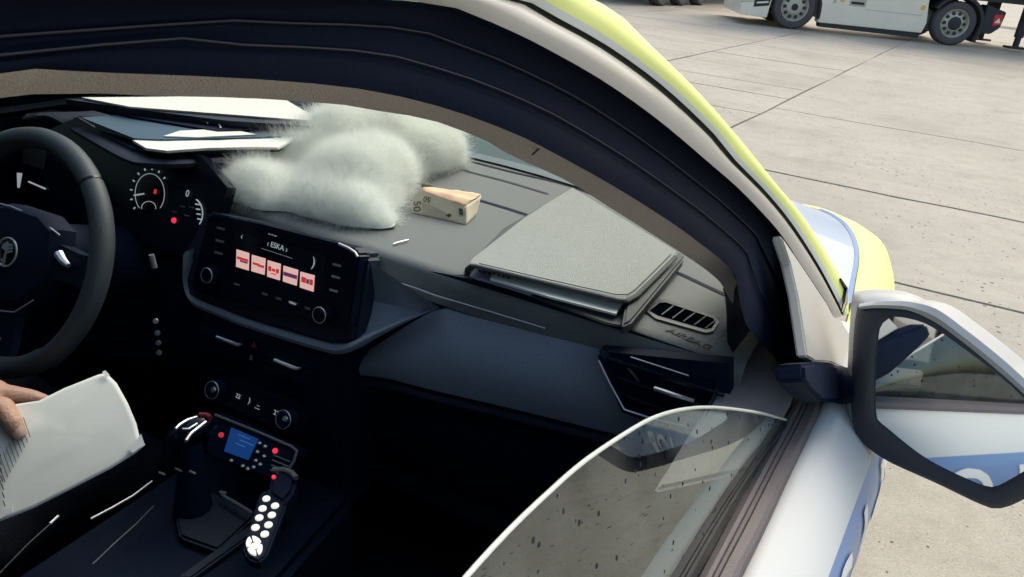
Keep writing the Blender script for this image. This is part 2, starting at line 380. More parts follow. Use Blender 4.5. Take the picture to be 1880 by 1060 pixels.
# grey outer frame strip
L2b = [(780,5),(924,51),(1021,99),(1117,155),(1213,224),(1303,300),(1366,356),(1432,428),(1470,485),(1518,557),(1532,584)]
L3px = [(925,-2),(1021,44),(1117,98),(1213,169),(1300,249),(1341,297),(1403,359),(1452,419),(1501,494),(1535,557),(1546,580)]
L3b = [(942,-2),(1034,40),(1128,94),(1222,164),(1308,245),(1348,294),(1409,357),(1457,417),(1505,493),(1538,556),(1548,579)]
L5px = [(1082,0),(1200,96),(1300,196),(1388,300),(1427,349),(1466,395),(1501,447),(1540,511),(1552,529),(1553,560),(1549,579)]
pre3 = [(.585,-1.15,1.432),(.588,-.75,1.440),(.589,-.45,1.436)]
pre5 = [(.56,-1.15,1.455),(.565,-.75,1.462),(.575,-.40,1.456)]
a = ext(pre2, L2b, .004); b = ext(pre3, L3px, .004)
rows = [[p.lerp(q, t) + DN*(.004*math.sin(math.pi*t)) for p, q in zip(a, b)] for t in (0,.1,.3,.5,.7,.9,1)] + [[p - DN*.02 for p in b]]
MB().loft(rows).build('frame_strip', M['greystrip'], car)
L3b = [(x+1, y-1) for x, y in L3b]
L3a = [(x-3, y+2) for x, y in L3px]
b2 = ext(pre3, L3b, .004)
MB().loft([ext(pre3, L3a, .008), ext(pre3, L3b, .008)]).build('groove_rubber', M['groove'], car)
c5 = ext(pre5, [(x+4, y-3) for x, y in L5px], .004)
mb = MB(); rows = [[p.lerp(q, t) + DN*(.006*math.sin(math.pi*t) if 0 < t < 1 else 0) for p, q in zip(b2, c5)] for t in (0,.06,.15,.30,.42,.6,.8,1)]
back = [p + Vector((-.03, .012, -.005)) for p in c5]; back2 = [p + Vector((-.075, .0, -.02)) for p in c5]
for i in range(len(rows)-1):
    mb.mat(0 if i < 2 else 1); mb.loft([rows[i], rows[i+1]])
mb.mat(1); mb.loft([rows[-1], back, back2])
mb.build('windscreen_pillar', [M['silver'], M['yellow']], car, angle=60)

# cabin side trim (beige pillar cover) inside the seal
L0px = [(0,180),(200,177),(380,178),(520,184),(650,195),(700,205),(796,222),(900,262),(937,285),(1046,335),(1130,388),(1200,432),(1280,484),(1309,506),(1330,528),(1346,560)]
L1c = [(0,120),(200,118),(380,126),(560,138),(700,156),(828,188),(924,223),(988,252),(1123,326),(1222,388),(1280,429),(1345,488),(1372,530)]
preA = [(.49,-1.15,1.36),(.51,-.75,1.375)]; preB = [(.53,-1.15,1.37),(.545,-.75,1.385)]
A0 = crom([Vector(p) for p in preA]+[side(x, y, .075) for x, y in L0px], N_)
A1 = crom([Vector(p) for p in preB]+[side(x, y, .045) for x, y in L1c], N_)
rows = [[p + Vector((-.03, .012, .028)) for p in A0]] + [[p.lerp(q, t) + DN*(.012*math.sin(math.pi*t)) for p, q in zip(A0, A1)] for t in (0,.08,.2,.4,.6,.8,1)]
pt = MB().loft(rows).build('pillar_trim', M['beige'], car)
sj = [side(x, y, .058) for x, y in ((990,268),(980,276),(968,286))]
MB().tube([p + DN*.004 for p in sj], .0007, 6).build('trim_seam', M['groove'], pt)

# roof, headliner
def roofgrid(z0, edge, dz, ys):
    rows = []
    for y in ys:
        row = []
        for k in range(13):
            t = -1+2*k/12; row.append((edge*t, y + .10*(1-t*t)*(1 if y > -.5 else 0), z0 + dz*(1-t*t)))
        rows.append(row)
    return rows
MB().loft(roofgrid(1.425, .555, .05, (-.28,-.6,-1.0,-1.5,-2.0))).build('roof_panel', M['silver'], car)
MB().loft(roofgrid(1.385, .53, .03, (-.27,-.6,-1.0,-1.5,-2.0))).build('headliner', M['beige'], car)
MB().loft([[(x, -2.0, 1.40), (x, -2.35, .95), (x, -2.4, .3)] for x in (-.6, -.2, .2, .6)]).build('tailgate', M['black'], car)

# windscreen: base curve to header
def wbase(x): return .875 - .45*x*x
wb = [(x, wbase(x), .985) for x in [-.70+1.38*k/16 for k in range(17)]]
wt = [(x*.80, -.20+.10*(1-(x/.7)**2), 1.40+.03*(1-(x/.7)**2)) for x, y, z in wb]
MB().loft([[Vector(p).lerp(Vector(q), t)+Vector((0,.05,.06))*math.sin(math.pi*t) for p, q in zip(wb, wt)] for t in (0,.2,.4,.6,.8,1)]).build('windscreen', M['screen_glass'], car)
# frit band at the foot of the screen
M['frit'] = mat('frit_band', (.10,.135,.15), .35)
MB().loft([[(x, wbase(x)-.062, 1.004) for x, y, z in wb], [(x, wbase(x)-.004, 1.006) for x, y, z in wb], [(x, wbase(x)-.002, .96) for x, y, z in wb]]).build('frit_band', M['frit'], car)
# left pillar and left side of the cabin
MB().tube([(-.735,.70,.97),(-.70,.42,1.15),(-.63,.10,1.32),(-.57,-.2,1.40),(-.55,-.7,1.41),(-.53,-2.0,1.38)], .045, 10).build('windscreen_pillar', M['black'], car)
MB().box((-.78,-.3,.66), (.08,2.4,.78)).box((-.74,-.35,1.0),(.05,2.3,.10)).build('door', M['black'], car, bevel=.01)['label'] = 'dark inside of the far front door'
MB().loft([[(-.77,y,1.04) for y in (.6,-.3,-1.2,-2.0)], [(-.60,y,1.39) for y in (.0,-.3,-1.2,-1.9)]]).build('side_window', M['dark_glass'], car)

MB().loft([[(.775,-.56,.93),(.765,-.56,.93),(.57,-.56,1.40),(.585,-.56,1.405)], [(.775,-.74,.93),(.765,-.74,.93),(.57,-.74,1.40),(.585,-.74,1.405)]], closed=True, cap=True).build('middle_pillar', M['black'], car)
MB().loft([[(.765-.018*max(0,-y-.7), y, .93) for y in (-.74,-1.2,-1.7)], [(.58, y, 1.40) for y in (-.74,-1.2,-1.7)]]).build('side_window', M['dark_glass'], car)
# floor, bulkhead, seats stay dark
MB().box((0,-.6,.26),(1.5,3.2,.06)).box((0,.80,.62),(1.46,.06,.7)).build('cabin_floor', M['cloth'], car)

# right door: outer skin by section, inner panel
def belt_x(y): return .794 + .06*(y-.33) if y < .33 else .794 - .05*(y-.33)
def bulge_x(y): return .887 + (.10*(y-.34) if y < .34 else -.05*(y-.34)) + (.03*max(0, -.1-y) if y < -.1 else 0)
def skin_pt(a, y):
    """a: 0 at the belt, 90 at the shoulder, beyond that straight down the flank (1 = 1 cm)"""
    xt, xs = belt_x(y), bulge_x(y)
    if a <= 90: return Vector((xt+(xs-xt)*math.sin(rad(a)), y, .951-.085*(1-math.cos(rad(a)))))
    d = (a-90)*.01; return Vector((xs-.004*(d/.1)**2*.35+.004*min(1, d/.08), y, .866-d))
AS = [2,8,16,26,36,46,53.2,53.21,62,72,82,90,93,98,105,110,116.5,116.51,124,134,146,154]
def skin(y0, y1, n=16):
    ys_ = [y0+(y1-y0)*k/(n-1) for k in range(n)]
    b_ = MB()
    rows = [[skin_pt(a, y)+Vector((-.004,0,-.012 if k == 0 else 0)) if k == 0 else skin_pt(a, y) for y in ys_] for k, a in enumerate([0]+AS)]
    for i in range(len(rows)-1):
        a = AS[i]; b_.mat(0 if a <= 53.2 else 1 if a <= 116.5 else 2); b_.loft([rows[i], rows[i+1]])
    return b_
PAINT = [M['silver'], M['blue'], M['yellow']]
door = skin(.60, -.52).build('door', PAINT, car, angle=70); door['label'] = 'near front passenger door in silver with a blue band'
skin(-.53, -1.75).build('door', PAINT, car, angle=70)['label'] = 'rear passenger door behind the open window'
# livery lettering bent over the shoulder of the door, reading towards the front
for k, ch in enumerate('POLICIE'):
    c_ = bpy.data.curves.new('t', 'FONT'); c_.body = ch; c_.size = 1.0; c_.align_x = 'CENTER'; c_.resolution_u = 4; c_.offset = .012
    t_ = bpy.data.objects.new('t', c_); COL.objects.link(t_); bpy.context.view_layer.update()
    me = bpy.data.meshes.new_from_object(t_.evaluated_get(bpy.context.evaluated_depsgraph_get())); bpy.data.objects.remove(t_); bpy.data.curves.remove(c_)
    bm = bmesh.new(); bm.from_mesh(me); bmesh.ops.triangulate(bm, faces=bm.faces)
    for _ in range(3):
        lg_ = [e for e in bm.edges if e.calc_length() > .10]
        if lg_: bmesh.ops.subdivide_edges(bm, edges=lg_, cuts=1); bmesh.ops.triangulate(bm, faces=bm.faces)
    y0 = -.45 + .128*k
    for v in bm.verts:
        y = y0 + v.co.x*.165 + v.co.y*.03; a_ = 120-(v.co.y/.70)*55
        p = skin_pt(a_, y); nn = (skin_pt(a_+2, y)-skin_pt(a_-2, y)).cross(Vector((0,1,0))).normalized()
        v.co = p + (nn if nn.x > 0 else -nn)*.0016
    bm.to_mesh(me); bm.free(); me.materials.clear(); me.materials.append(M['white'])
    link('livery_letter', me, door)
# inner door: top pad with the belt rubber, quarter panel by the dash
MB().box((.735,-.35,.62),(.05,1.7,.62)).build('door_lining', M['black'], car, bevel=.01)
poly = [(1375,609),(1392,612),(1425,655),(1462,712),(1432,770),(1380,860),(1200,900),(1296,747)]
MB().prism([atz(x, y, .972) for x, y in poly], (0,0,-.05)).build('door_corner_panel', mat('corner_plastic', (.30,.28,.29), .6, bump=.5, bscale=900), car, bevel=.004)
bs = [((1473,716),(1507,721)),((1447,760),(1502,764)),((1400,845),(1458,856)),((1340,955),(1405,970)),((1286,1057),(1358,1062)),((1230,1160),(1310,1170)),((1120,1360),(1210,1380))]
cols = []
for t, h in ((-.08,-.035),(-.06,-.004),(0,0),(.18,.0035),(.30,.0035),(.33,.0015),(.36,.0035),(.46,.004),(.49,.0015),(.52,.004),(.8,.004),(.93,.001),(1.0,-.004),(1.0,-.03)):
    cols.append(crom([atz(a[0]+(b_[0]-a[0])*t, a[1]+(b_[1]-a[1])*t, .953)+Vector((0,0,h)) for a, b_ in bs], 40))
MB().loft(cols).build('belt_seal', M['belt'], car, angle=25)
# door window, wound half way down
gpx = [(1452,745),(1441,771),(1400,760),(1350,752),(1300,748),(1250,752),(1200,766),(1150,793),(1070,847),(1000,908),(930,975),(850,1062),(770,1160),(690,1270),(600,1410)]
gtop = [side(x, y, .018) for x, y in gpx]
gt = crom(gtop[1:], 50)
gb = [Vector((.772 + (p.y-.33)*.06 - .012, p.y+.0, .935)) for p in gt]
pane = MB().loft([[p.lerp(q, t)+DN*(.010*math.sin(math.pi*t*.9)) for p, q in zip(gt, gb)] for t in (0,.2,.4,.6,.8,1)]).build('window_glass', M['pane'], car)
MB().tube([p + DN*.001 for p in gt], .0015, 8).build('glass_edge', mat('glass_edge', (.62,.66,.60), .25, spec=.8), pane)
# pillar foot: mirror triangle
tri = [(1434,432),(1452,484),(1466,545),(1483,655),(1497,664),(1526,666),(1568,684),(1570,628),(1545,590),(1532,584),(1518,557),(1470,485)]
MB().prism([side(x, y, -.001-.024*max(0, min(1, (y-450)/180))) for x, y in tri], -DN*.012).build('mirror_sail', mat('sail_silver', (.50,.49,.44), .4, coat=.5), car, bevel=.002)
MB().tube([side(1543,513,-.004), side(1552,530,-.004), side(1551,557,-.004), side(1546,575,-.004)], [.002,.004,.004,.002], 8).build('pillar_clip', M['piano'], car)

# ---- wing, bonnet
def hoodz(x, y):
    return .945 - .055*(y-.9) - .09*max(0, y-1.15)**2*2.2 - .035*(abs(x)/.75)**3
ys = [.80+.9*k/16 for k in range(17)]
def hedge(y): return .79 - .03*(y-.8) - .28*max(0, y-1.05)**2
MB().loft([[(hedge(y)*t, y + (.05*(1-t*t)), hoodz(hedge(y)*t, y)-.01) for t in [-1+k/8 for k in range(17)]] for y in ys]).build('bonnet', mat('bonnet_paint', (.30,.39,.52), .4, coat=.35), car)
rows = []
for y in [.50+1.45*k/24 for k in range(25)]:
    e = hedge(max(y, .8)); z0 = hoodz(e, max(.8, y)) - .008
    wx = .885 - .06*max(0, y-1.0)**2*1.6 - .02*max(0,.75-y)
    rows.append([(e+.004, y, z0-.03), (e+.006, y, z0), (e+.018, y, z0+.004), (e+(wx-e)*.45, y, z0-.010), (e+(wx-e)*.75, y, z0-.032), (e+(wx-e)*.93, y, z0-.075), (wx, y, z0-.14), (wx+.004, y, z0-.25), (wx-.01, y, z0-.5)])
MB().loft(rows).build('wing', M['yellow'], car, angle=60)['label'] = 'yellow front wing behind the door mirror'
MB().loft([[(hedge(y)+.004, y, hoodz(hedge(y), y)-.004), (hedge(y)-.004, y, hoodz(hedge(y), y)-.008)] for y in ys]).build('bonnet_edge', M['blue'], car)

# ---- door mirror
MP = Vector((.93,.27,1.02)); MN = Vector((-.40,-1,.112)).normalized(); MIRN = MN
def mo(pxs, lift=0.): return [on(x, y, MP+MN*lift, MN) for x, y in pxs]
out = [(1578,566),(1572,600),(1567,680),(1565,756),(1575,802),(1623,843),(1720,888),(1800,926),(1835,934),(1880,917),(1935,880),(1958,840),(1955,800),(1925,752),(1880,706),(1833,662),(1776,618),(1720,584),(1674,567),(1620,562)]
inn = [(1618,594),(1612,606),(1606,677),(1607,766),(1624,785),(1697,842),(1780,884),(1816,896),(1832,893),(1880,866),(1925,836),(1938,815),(1935,795),(1910,765),(1880,733),(1840,696),(1776,645),(1720,606),(1684,589),(1640,582)]
nO = 72
def ringc(px):
    pts = crom([(x, y, 0) for x, y in px + px[:1]], nO+1)[:-1]; return [(p.x, p.y) for p in pts]
ro, ri = ringc(out), ringc(inn)
po = mo(ro); pi_ = mo(ri, .003); pi2 = mo(ri, -.012)
cen = sum(po, Vector())/len(po)
depthv = Vector((-.02,.10,-.005))
def shr(s, d): return [cen + (p-cen)*s + depthv*d for p in po]
mid = [p.lerp(q, .25)+MN*.004 for p, q in zip(po, pi_)]; mid2 = [p.lerp(q, .8)+MN*.004 for p, q in zip(po, pi_)]
mir = MB().loft([pi2, pi_, mid2, mid, po, shr(1.0,.12)], closed=True).build('side_mirror', mat('mirror_frame', (.022,.026,.038), .5, bump=.3, bscale=700), car, angle=50)
MB().loft([shr(1.004,.10), shr(1.02,.16), shr(1.03,.3), shr(.99,.6), shr(.86,.85), shr(.6,1.0), shr(.2,1.06), shr(.01,1.07)], closed=True).build('mirror_cap', M['capsilver'], mir, angle=60)
capo = [(1578,558),(1606,554),(1640,553),(1674,555),(1720,568),(1776,608),(1833,653),(1880,695),(1925,740)]
capi = [(1578,568),(1606,566),(1640,567),(1674,572),(1720,594),(1776,635),(1833,682),(1880,724),(1925,770)]
co, ci = crom(mo(capo, .004), 30), crom(mo(capi, .006), 30)
MB().loft([[p - MN*.03 for p in ci], ci, [p.lerp(q, .5)+MN*.004 for p, q in zip(ci, co)], co, [p - MN*.05 + Vector((0,0,-.004)) for p in co]]).build('mirror_cap', M['capsilver'], mir)
gc = on(1755, 735, MP+MN*.002, MN); mg = [on(x, y, gc, MIRN) for x, y in ri]
gl = []
for s in (1.0,.9,.8,.7,.6,.5,.4,.3,.2,.1,.02):
    gl.append([])
    for p in mg:
        q = gc+(p-gc)*s; gl[-1].append(q - MIRN*((q-gc).length_squared/(2*5.0)))
mgo = MB().loft(gl, closed=True, cap=False).add(gl[-1], [tuple(range(nO))]).build('mirror_glass', M['mirror'], mir)
# foot
f0 = [(1497,664),(1530,668),(1568,684),(1572,742),(1540,738),(1512,738),(1490,716),(1478,700),(1476,668)]
MB().prism([side(x, y, -.030) for x, y in f0], -DN*.03).build('mirror_foot', M['black'], mir, bevel=.004)
MB().tube([side(1505,700,-.010), side(1545,708,-.03), aty(1574,712,.325), aty(1600,715,.345)], [.022,.024,.020,.016], 14).build('mirror_arm', M['black'], mir)

# ================================================================== DASHBOARD
def dfront(x): return .262 + .02*max(0, .25-x)
dash = None
xs = [-.72+1.42*k/40 for k in range(41)]
rows = []
prof = [(0.0,-.05,.02),(0.0,-.022,0),(.003,-.009,0),(.010,-.002,0),(.022,0,0)]
for dy, dz, _ in prof: rows.append([(x, dfront(x)+dy, 1.0+dz) for x in xs])
for t in (.2,.4,.6,.8,1.0): rows.append([(x, dfront(x)+.022+(wbase(x)-.02-dfront(x)-.022)*t, 1.0) for x in xs])
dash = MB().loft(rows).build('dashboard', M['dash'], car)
def groove_line(name, pts, wd=.004, z=1.0006, m='dashdark'):
    a = crom([Vector((p[0], p[1], z)) for p in pts], 24)
    b1 = [p+Vector((0,wd,0)) for p in a]
    MB().loft([a, [p+Vector((0,wd*.5,.0006)) for p in a], b1]).build(name, M[m], dash)
sm = [atz(x, y, 1.0) for x, y in ((760,338),(820,353),(882,371),(963,396),(1100,445),(1230,498),(1333,546),(1390,568))]
groove_line('seam', sm, .010, 1.0010, 'black')
sm2 = [atz(x, y, 1.0) for x, y in ((700,268),(842,312),(925,334),(1005,358))]
groove_line('defrost_slot', sm2, .009, 1.0010, 'dashdark')
sm3 = [atz(x, y, 1.0) for x, y in ((842,293),(940,318),(1037,341),(1120,372))]
groove_line('defrost_slot', sm3, .010, 1.0010, 'black')
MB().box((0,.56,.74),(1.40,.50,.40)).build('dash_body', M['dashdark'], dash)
MB().loft([[(x, .30, .60) for x in (-.1,.2,.5,.70)], [(x, .262, .70) for x in (-.1,.2,.5,.70)], [(x, .262, .80) for x in (-.1,.2,.5,.70)], [(x, .31, .83) for x in (-.1,.2,.5,.70)]]).build('glovebox_lid', M['black'], dash)
# decor pad, a curved trim below the shelf slot
up_ = [(640,668),(700,628),(800,571),(860,580),(980,611),(1100,641),(1180,662),(1290,690)]
lo_ = [(600,690),(690,692),(800,718),(920,746),(1040,775),(1140,800),(1230,822),(1330,846)]
U = crom([aty(x, y, .262) for x, y in up_], 40); Lw = crom([aty(x, y, .240) for x, y in lo_], 40)
rows = [[p+Vector((0,.04,.0)) for p in U]] + [[p.lerp(q, t)+Vector((0,-.014*math.sin(math.pi*t),0)) for p, q in zip(U, Lw)] for t in (0,.06,.2,.4,.6,.8,.95,1)] + [[p+Vector((0,.03,-.012)) for p in Lw]]
MB().loft(rows).build('decor_panel', M['decor'], dash)
c1 = crom([aty(x, y+4, .243) for x, y in lo_], 40)
MB().tube([p+Vector((0,.008,-.012)) for p in c1], .010, 8).build('lower_rail', M['dashdark'], dash)
# thin glossy rail in the shelf slot
MB().tube([aty(x, y, .255) for x, y in ((655,497),(760,528),(800,543),(905,574),(1000,603))], .0012, 6).build('shelf_rail', M['satin'], dash)
MB().prism([aty(x, y, .268) for x, y in ((640,470),(860,512),(1150,604),(1335,668),(1290,700),(1100,642),(860,581),(800,572),(650,640))], (0,.03,0)).build('shelf_slot', M['black'], dash)
# black filler for the shadow gap at the right end of the dashboard
MB().prism([atz(x, y, .985) for x, y in ((1334,545),(1380,575),(1376,612),(1300,748),(1318,700),(1333,664))], (0,0,-.03)).build('dash_end_shade', M['black'], dash)

MB().loft([[side(x, y, o) for x, y in ((1327,530),(1331,545),(1334,580),(1335,620),(1333,664))] for o in (.10,.09)]+[[side(x, y, .05) for x, y in ((1354,500),(1362,540),(1370,575),(1378,606),(1374,612))]]).build('pillar_foot_shade', M['black'], dash)  # black sheet laid in where the dash fades into shade

# right air vent
vent = MB().prism([aty(x, y, .205) for x, y in ((1096,654),(1103,652),(1150,752),(1200,770),(1330,800),(1330,806),(1198,779),(1142,758))], (0,.02,0)).build('air_vent', M['piano'], dash, bevel=.001)
MB().prism([aty(x, y, .235) for x, y in ((1100,645),(1340,668),(1340,800),(1200,772),(1146,752))], (0,.02,0)).build('vent_cavity', M['black'], vent)
for ys_ in (0, 1, 2):
    yy = 668+ys_*34
    MB().tube([aty(1118+ys_*16, yy-8, .215), aty(1330, yy+58, .215)], .0032, 6).build('slat', M['piano'], vent)
for k in range(2):
    MB().tube([aty(1150+k*26, 672+k*62, .222), aty(1172+k*24, 700+k*62, .222)], .003, 6).build('slat', M['piano'], vent)
MB().tube([aty(1201,713,.208), aty(1238,726,.205), aty(1274,737,.208)], [.0028,.0034,.0028], 8).build('vent_tab', M['chrome'], vent)
MB().tube([aty(1158,656,.21), aty(1264,690,.21)], .0009, 6).build('vent_trim', M['satin'], vent)
MB().tube([aty(x, y, .203) for x, y in ((1099,662),(1120,705),(1146,752),(1200,770),(1260,783))], .0014, 6).build('vent_trim', M['satin'], vent)

# defroster outlet on the dash end and AIRBAG lettering
def zpoly(pxs, z): return [atz(x, y, z) for x, y in pxs]
oo = [(1186,571),(1208,551),(1222,550),(1312,580),(1321,591),(1310,608),(1296,611),(1204,585)]
ii = [(1192,571),(1211,556),(1222,555),(1309,584),(1314,592),(1306,603),(1295,605),(1208,580)]
dv = MB().loft([zpoly(oo, 1.0002), zpoly(oo, 1.0030), zpoly(ii, 1.0035), zpoly(ii, 1.0004)], closed=True).build('defroster_outlet', mat('outlet_frame', (.11,.115,.12), .4), dash)
MB().add(zpoly(ii, 1.0014), [tuple(range(8))]).build('outlet_cavity', mat('void', (.001,.002,.005), 1., spec=.0), dv, smooth=False)
for k in range(5):
    x0 = 1214+k*20; y0 = 577+k*6.2
    MB().prism([atz(x, y, 1.0028) for x, y in ((x0,y0),(x0+2,y0+.7),(x0+27,y0-18.3),(x0+25,y0-19))], (0,0,-.0016)).build('slat', M['dash'], dv)
am = atz(1265,622,1.001); ax_ = (atz(1292,633,1.001)-atz(1240,611,1.001)).normalized(); az_ = Vector((0,0,1)); ay_ = az_.cross(ax_)
text('airbag_lettering', 'AIRBAG', .0165, am, Matrix((ax_, ay_, az_)).transposed(), M['text'], dash, shear=.1, sx=1.1)

# ---- centre: surround lip, infotainment unit
lip = [(338,470),(338,520),(352,552),(400,574),(450,594),(530,620),(600,640),(622,643),(645,636),(690,613),(750,586),(806,566)]
lp = crom([aty(x, y, .185+.07*max(0, min(1, (x-640)/160))) for x, y in lip], 60)
rows = []
for (dx, dy, dz) in ((0,.05,.012),(0,.012,.006),(0,.002,.006),(0,-.002,0),(0,0,-.007),(0,.010,-.011),(0,.05,-.012)):
    rows.append([p+Vector((dx,dy,dz))*min(1, .02+(59-k)/14) for k, p in enumerate(lp)])
MB().loft(rows).build('surround_lip', M['decor'], dash)
IN = Vector((0,-.96,.28)).normalized(); IP = Vector((0,.195,.955))
fasc = [(338,500),(385,392),(470,410),(560,432),(664,460),(655,520),(646,610),(560,608),(420,566),(346,535)]
plate('centre_fascia', [(330,470),(380,388),(664,458),(674,472),(660,560),(650,630),(600,632),(450,586),(345,546)], IP, IN, .04, M['dashdark'], dash, .006, -.016)
MB().loft([[aty(x, y, .236), aty(x2, y2, .246), aty(x3, y3, .205+.05*k/5)] for k, ((x,y),(x2,y2),(x3,y3)) in enumerate((((655,470),(652,550),(640,632)),((690,490),(685,552),(672,620)),((722,510),(716,560),(704,606)),((752,530),(746,564),(738,592)),((780,548),(776,566),(770,578)),((806,564),(806,565),(806,566))))]).build('surround_wing', M['decor'], dash)
info = plate('infotainment_unit', [(386,394),(478,412),(652,456),(659,468),(640,600),(628,603),(352,534),(350,522),(380,400)], IP, IN, .03, M['piano'], car, .003)
plate('screen', [(430,424),(598,468),(588,548),(418,500)], IP, IN, .002, mat('screen_off', (.003,.006,.014), .12), info, .0004, .001)
fr_in = frame(IN)
tiles = [((434,458),(457,465),(456,497),(433,490)),((462,468),(487,475),(485,505),(461,498)),((491,478),(515,485),(513,515),(490,508)),((520,488),(547,496),(544,525),(519,517)),((551,499),(577,506),(575,536),(550,528))]
for k, q in enumerate(tiles):
    t = plate('station_tile', q, IP, IN, .0012, M['icon'], info, .0002, .0024)
    def lerp2(u, v):
        a = Vector(q[0]).lerp(Vector(q[1]), u); b_ = Vector(q[3]).lerp(Vector(q[2]), u); c = a.lerp(b_, v); return (c.x, c.y)
    def bar(u0, v0, u1, v1, mm): plate('tile_mark', [lerp2(u0,v0), lerp2(u1,v0), lerp2(u1,v1), lerp2(u0,v1)], IP, IN, .0006, M[mm], t, 0, .0031)
    if k == 0: bar(.05,.38,.95,.52,'iconred'); bar(.3,.54,.9,.64,'iconviolet')
    elif k == 1: bar(.1,.42,.55,.56,'iconred'); bar(.5,.46,.95,.60,'iconred')
    elif k == 2: bar(.08,.32,.30,.62,'iconred'); bar(.36,.42,.62,.58,'iconred'); bar(.68,.36,.9,.62,'iconred'); bar(.3,.70,.7,.76,'iconred')
    elif k == 3: bar(.02,.36,.98,.60,'iconviolet')
    else: bar(.10,.28,.42,.62,'iconred'); bar(.46,.34,.64,.62,'iconviolet'); bar(.68,.30,.92,.64,'iconred')
def lab(px, py, body, size, m='glow', p=IP, n=IN, par=info, lift=.0026, nm='screen_text'):
    n = Vector(n).normalized(); return text(nm, body, size, on(px, py, Vector(p)+n*lift, n), frame(n), M[m], par, .0002)
lab(509,453,'‹ ESKA ›',.0115); lab(500,432,'•• •• ••',.006); lab(508,466,'─────── ───',.006); lab(576,482,')',.02); lab(444,434,'‹',.012)
for px, py, mm in ((405,419,0),(403,442,0),(401,464,0),(618,486,1),(616,508,1),(612,533,1)):
    plate('side_button', [(px-7,py-3),(px+8,py+1),(px+7,py+5),(px-8,py+1)], IP, IN, .001, M['satin'] if mm else M['dash'], info, .0002, .0015)
for px, py in ((434,522),(486,540),(511,548),(537,557),(564,566)):
    plate('lower_button', [(px-5,py-3),(px+5,py),(px+5,py+4),(px-5,py+1)], IP, IN, .001, M['dash'], info, .0002, .0015)
lab(537,557,'MENU',.005, lift=.003)
for px, py in ((393,505),(598,577)):
    c = on(px, py, IP, IN)
    kn = MB().lathe([(.0,.016),(.010,.016),(.0125,.0145),(.0135,.010),(.0135,.0),(.016,.0)], c, IN, 28).build('volume_knob', M['piano'], info, angle=30)
    MB().tube([c+IN*.015+frame(IN) @ Vector((.0115*math.cos(a), .0115*math.sin(a), 0)) for a in [2*math.pi*k/28 for k in range(28)]], .0007, 6, True).build('knob_ring', M['satin'], kn)
MB().tube([on(x, y, IP+IN*.004, IN) for x, y in ((622,448),(640,456),(652,464),(656,472))], .0022, 8).build('bezel_glint', M['satin'], info)  # satin strip added as the glint at the screen corner

# ---- centre vents and hazard switch
VP = Vector((0,.18,.815)); VN = Vector((0,-.97,.22)).normalized()
stack = MB().box((0,.235,.70),(.29,.10,.30)).build('centre_stack', M['black'], dash, bevel=.008)
for pts in ([(362,600),(452,624),(448,668),(372,645)], [(488,640),(575,664),(566,712),(484,684)]):
    v = plate('air_vent', pts, VP, VN, .02, M['black'], dash, .002)
    for f in (.25,.5,.75):
        a = Vector(pts[0]).lerp(Vector(pts[3]), f); b_ = Vector(pts[1]).lerp(Vector(pts[2]), f)
        MB().tube([on(a.x, a.y, VP+VN*.002, VN), on(b_.x, b_.y, VP+VN*.002, VN)], .0016, 6).build('slat', M['piano'], v)
    dx = pts[0][0]
    tp = ((398,619),(424,629),(438,634),(443,632)) if dx < 400 else ((504,661),(528,671),(544,677),(552,676))
    MB().tube([on(x, y, VP+VN*.008, VN) for x, y in tp], [.0028,.0032,.0032,.0016], 8).build('vent_tab', M['chrome'], v)
hz = plate('hazard_switch', [(458,624),(476,629),(474,648),(456,643)], VP, VN, .004, M['piano'], dash, .0006, .003)
plate('warning_triangle', [(466,627),(471,640),(460,637)], VP, VN, .0006, M['redplastic'], hz, 0, .0036)
plate('switch_mark', [(459,652),(463,653),(462,662),(458,661)], VP, VN, .001, M['dash'], hz, 0, .004)

# ---- climate panel
CP = Vector((0,.150,.74)); CN = Vector((0,-.92,.39)).normalized()
clim = plate('climate_panel', [(385,690),(420,694),(545,738),(562,770),(552,800),(520,790),(400,745),(380,715)], CP, CN, .03, M['piano'], dash, .002)
for px, py in ((404,715),(534,768)):
    c = on(px, py, CP, CN)
    kn = MB().lathe([(.0,.020),(.011,.020),(.0135,.018),(.0145,.012),(.0145,.0),(.017,.0)], c, CN, 28).build('climate_knob', M['black'], clim, angle=30)
    MB().tube([c+CN*.018+frame(CN) @ Vector((.0140*math.cos(a), .0140*math.sin(a), 0)) for a in [2*math.pi*k/28 for k in range(28)]], .0007, 6, True).build('knob_ring', M['satin'], kn)
    MB().lathe([(.0,.0235),(.004,.023),(.005,.0205)], c+frame(CN) @ Vector((.006,.003,0)), CN, 10).build('knob_cap', M['chrome'], kn)
for px, py, t_, s_ in ((437,728,'22',.010),(458,736,')',.012),(474,746,'··',.012),(507,759,'22',.011),(472,750,'—',.010)):
    text('display_text', t_, s_, on(px, py, CP+CN*.002, CN), frame(CN), M['glow'], clim, .0002)
for px, py in ((418,742),(442,752),(482,770),(512,784)):
    plate('climate_button', [(px-8,py-4),(px+8,py+1),(px+8,py+6),(px-8,py+1)], CP, CN, .002, M['black'], clim, .0003, .002)

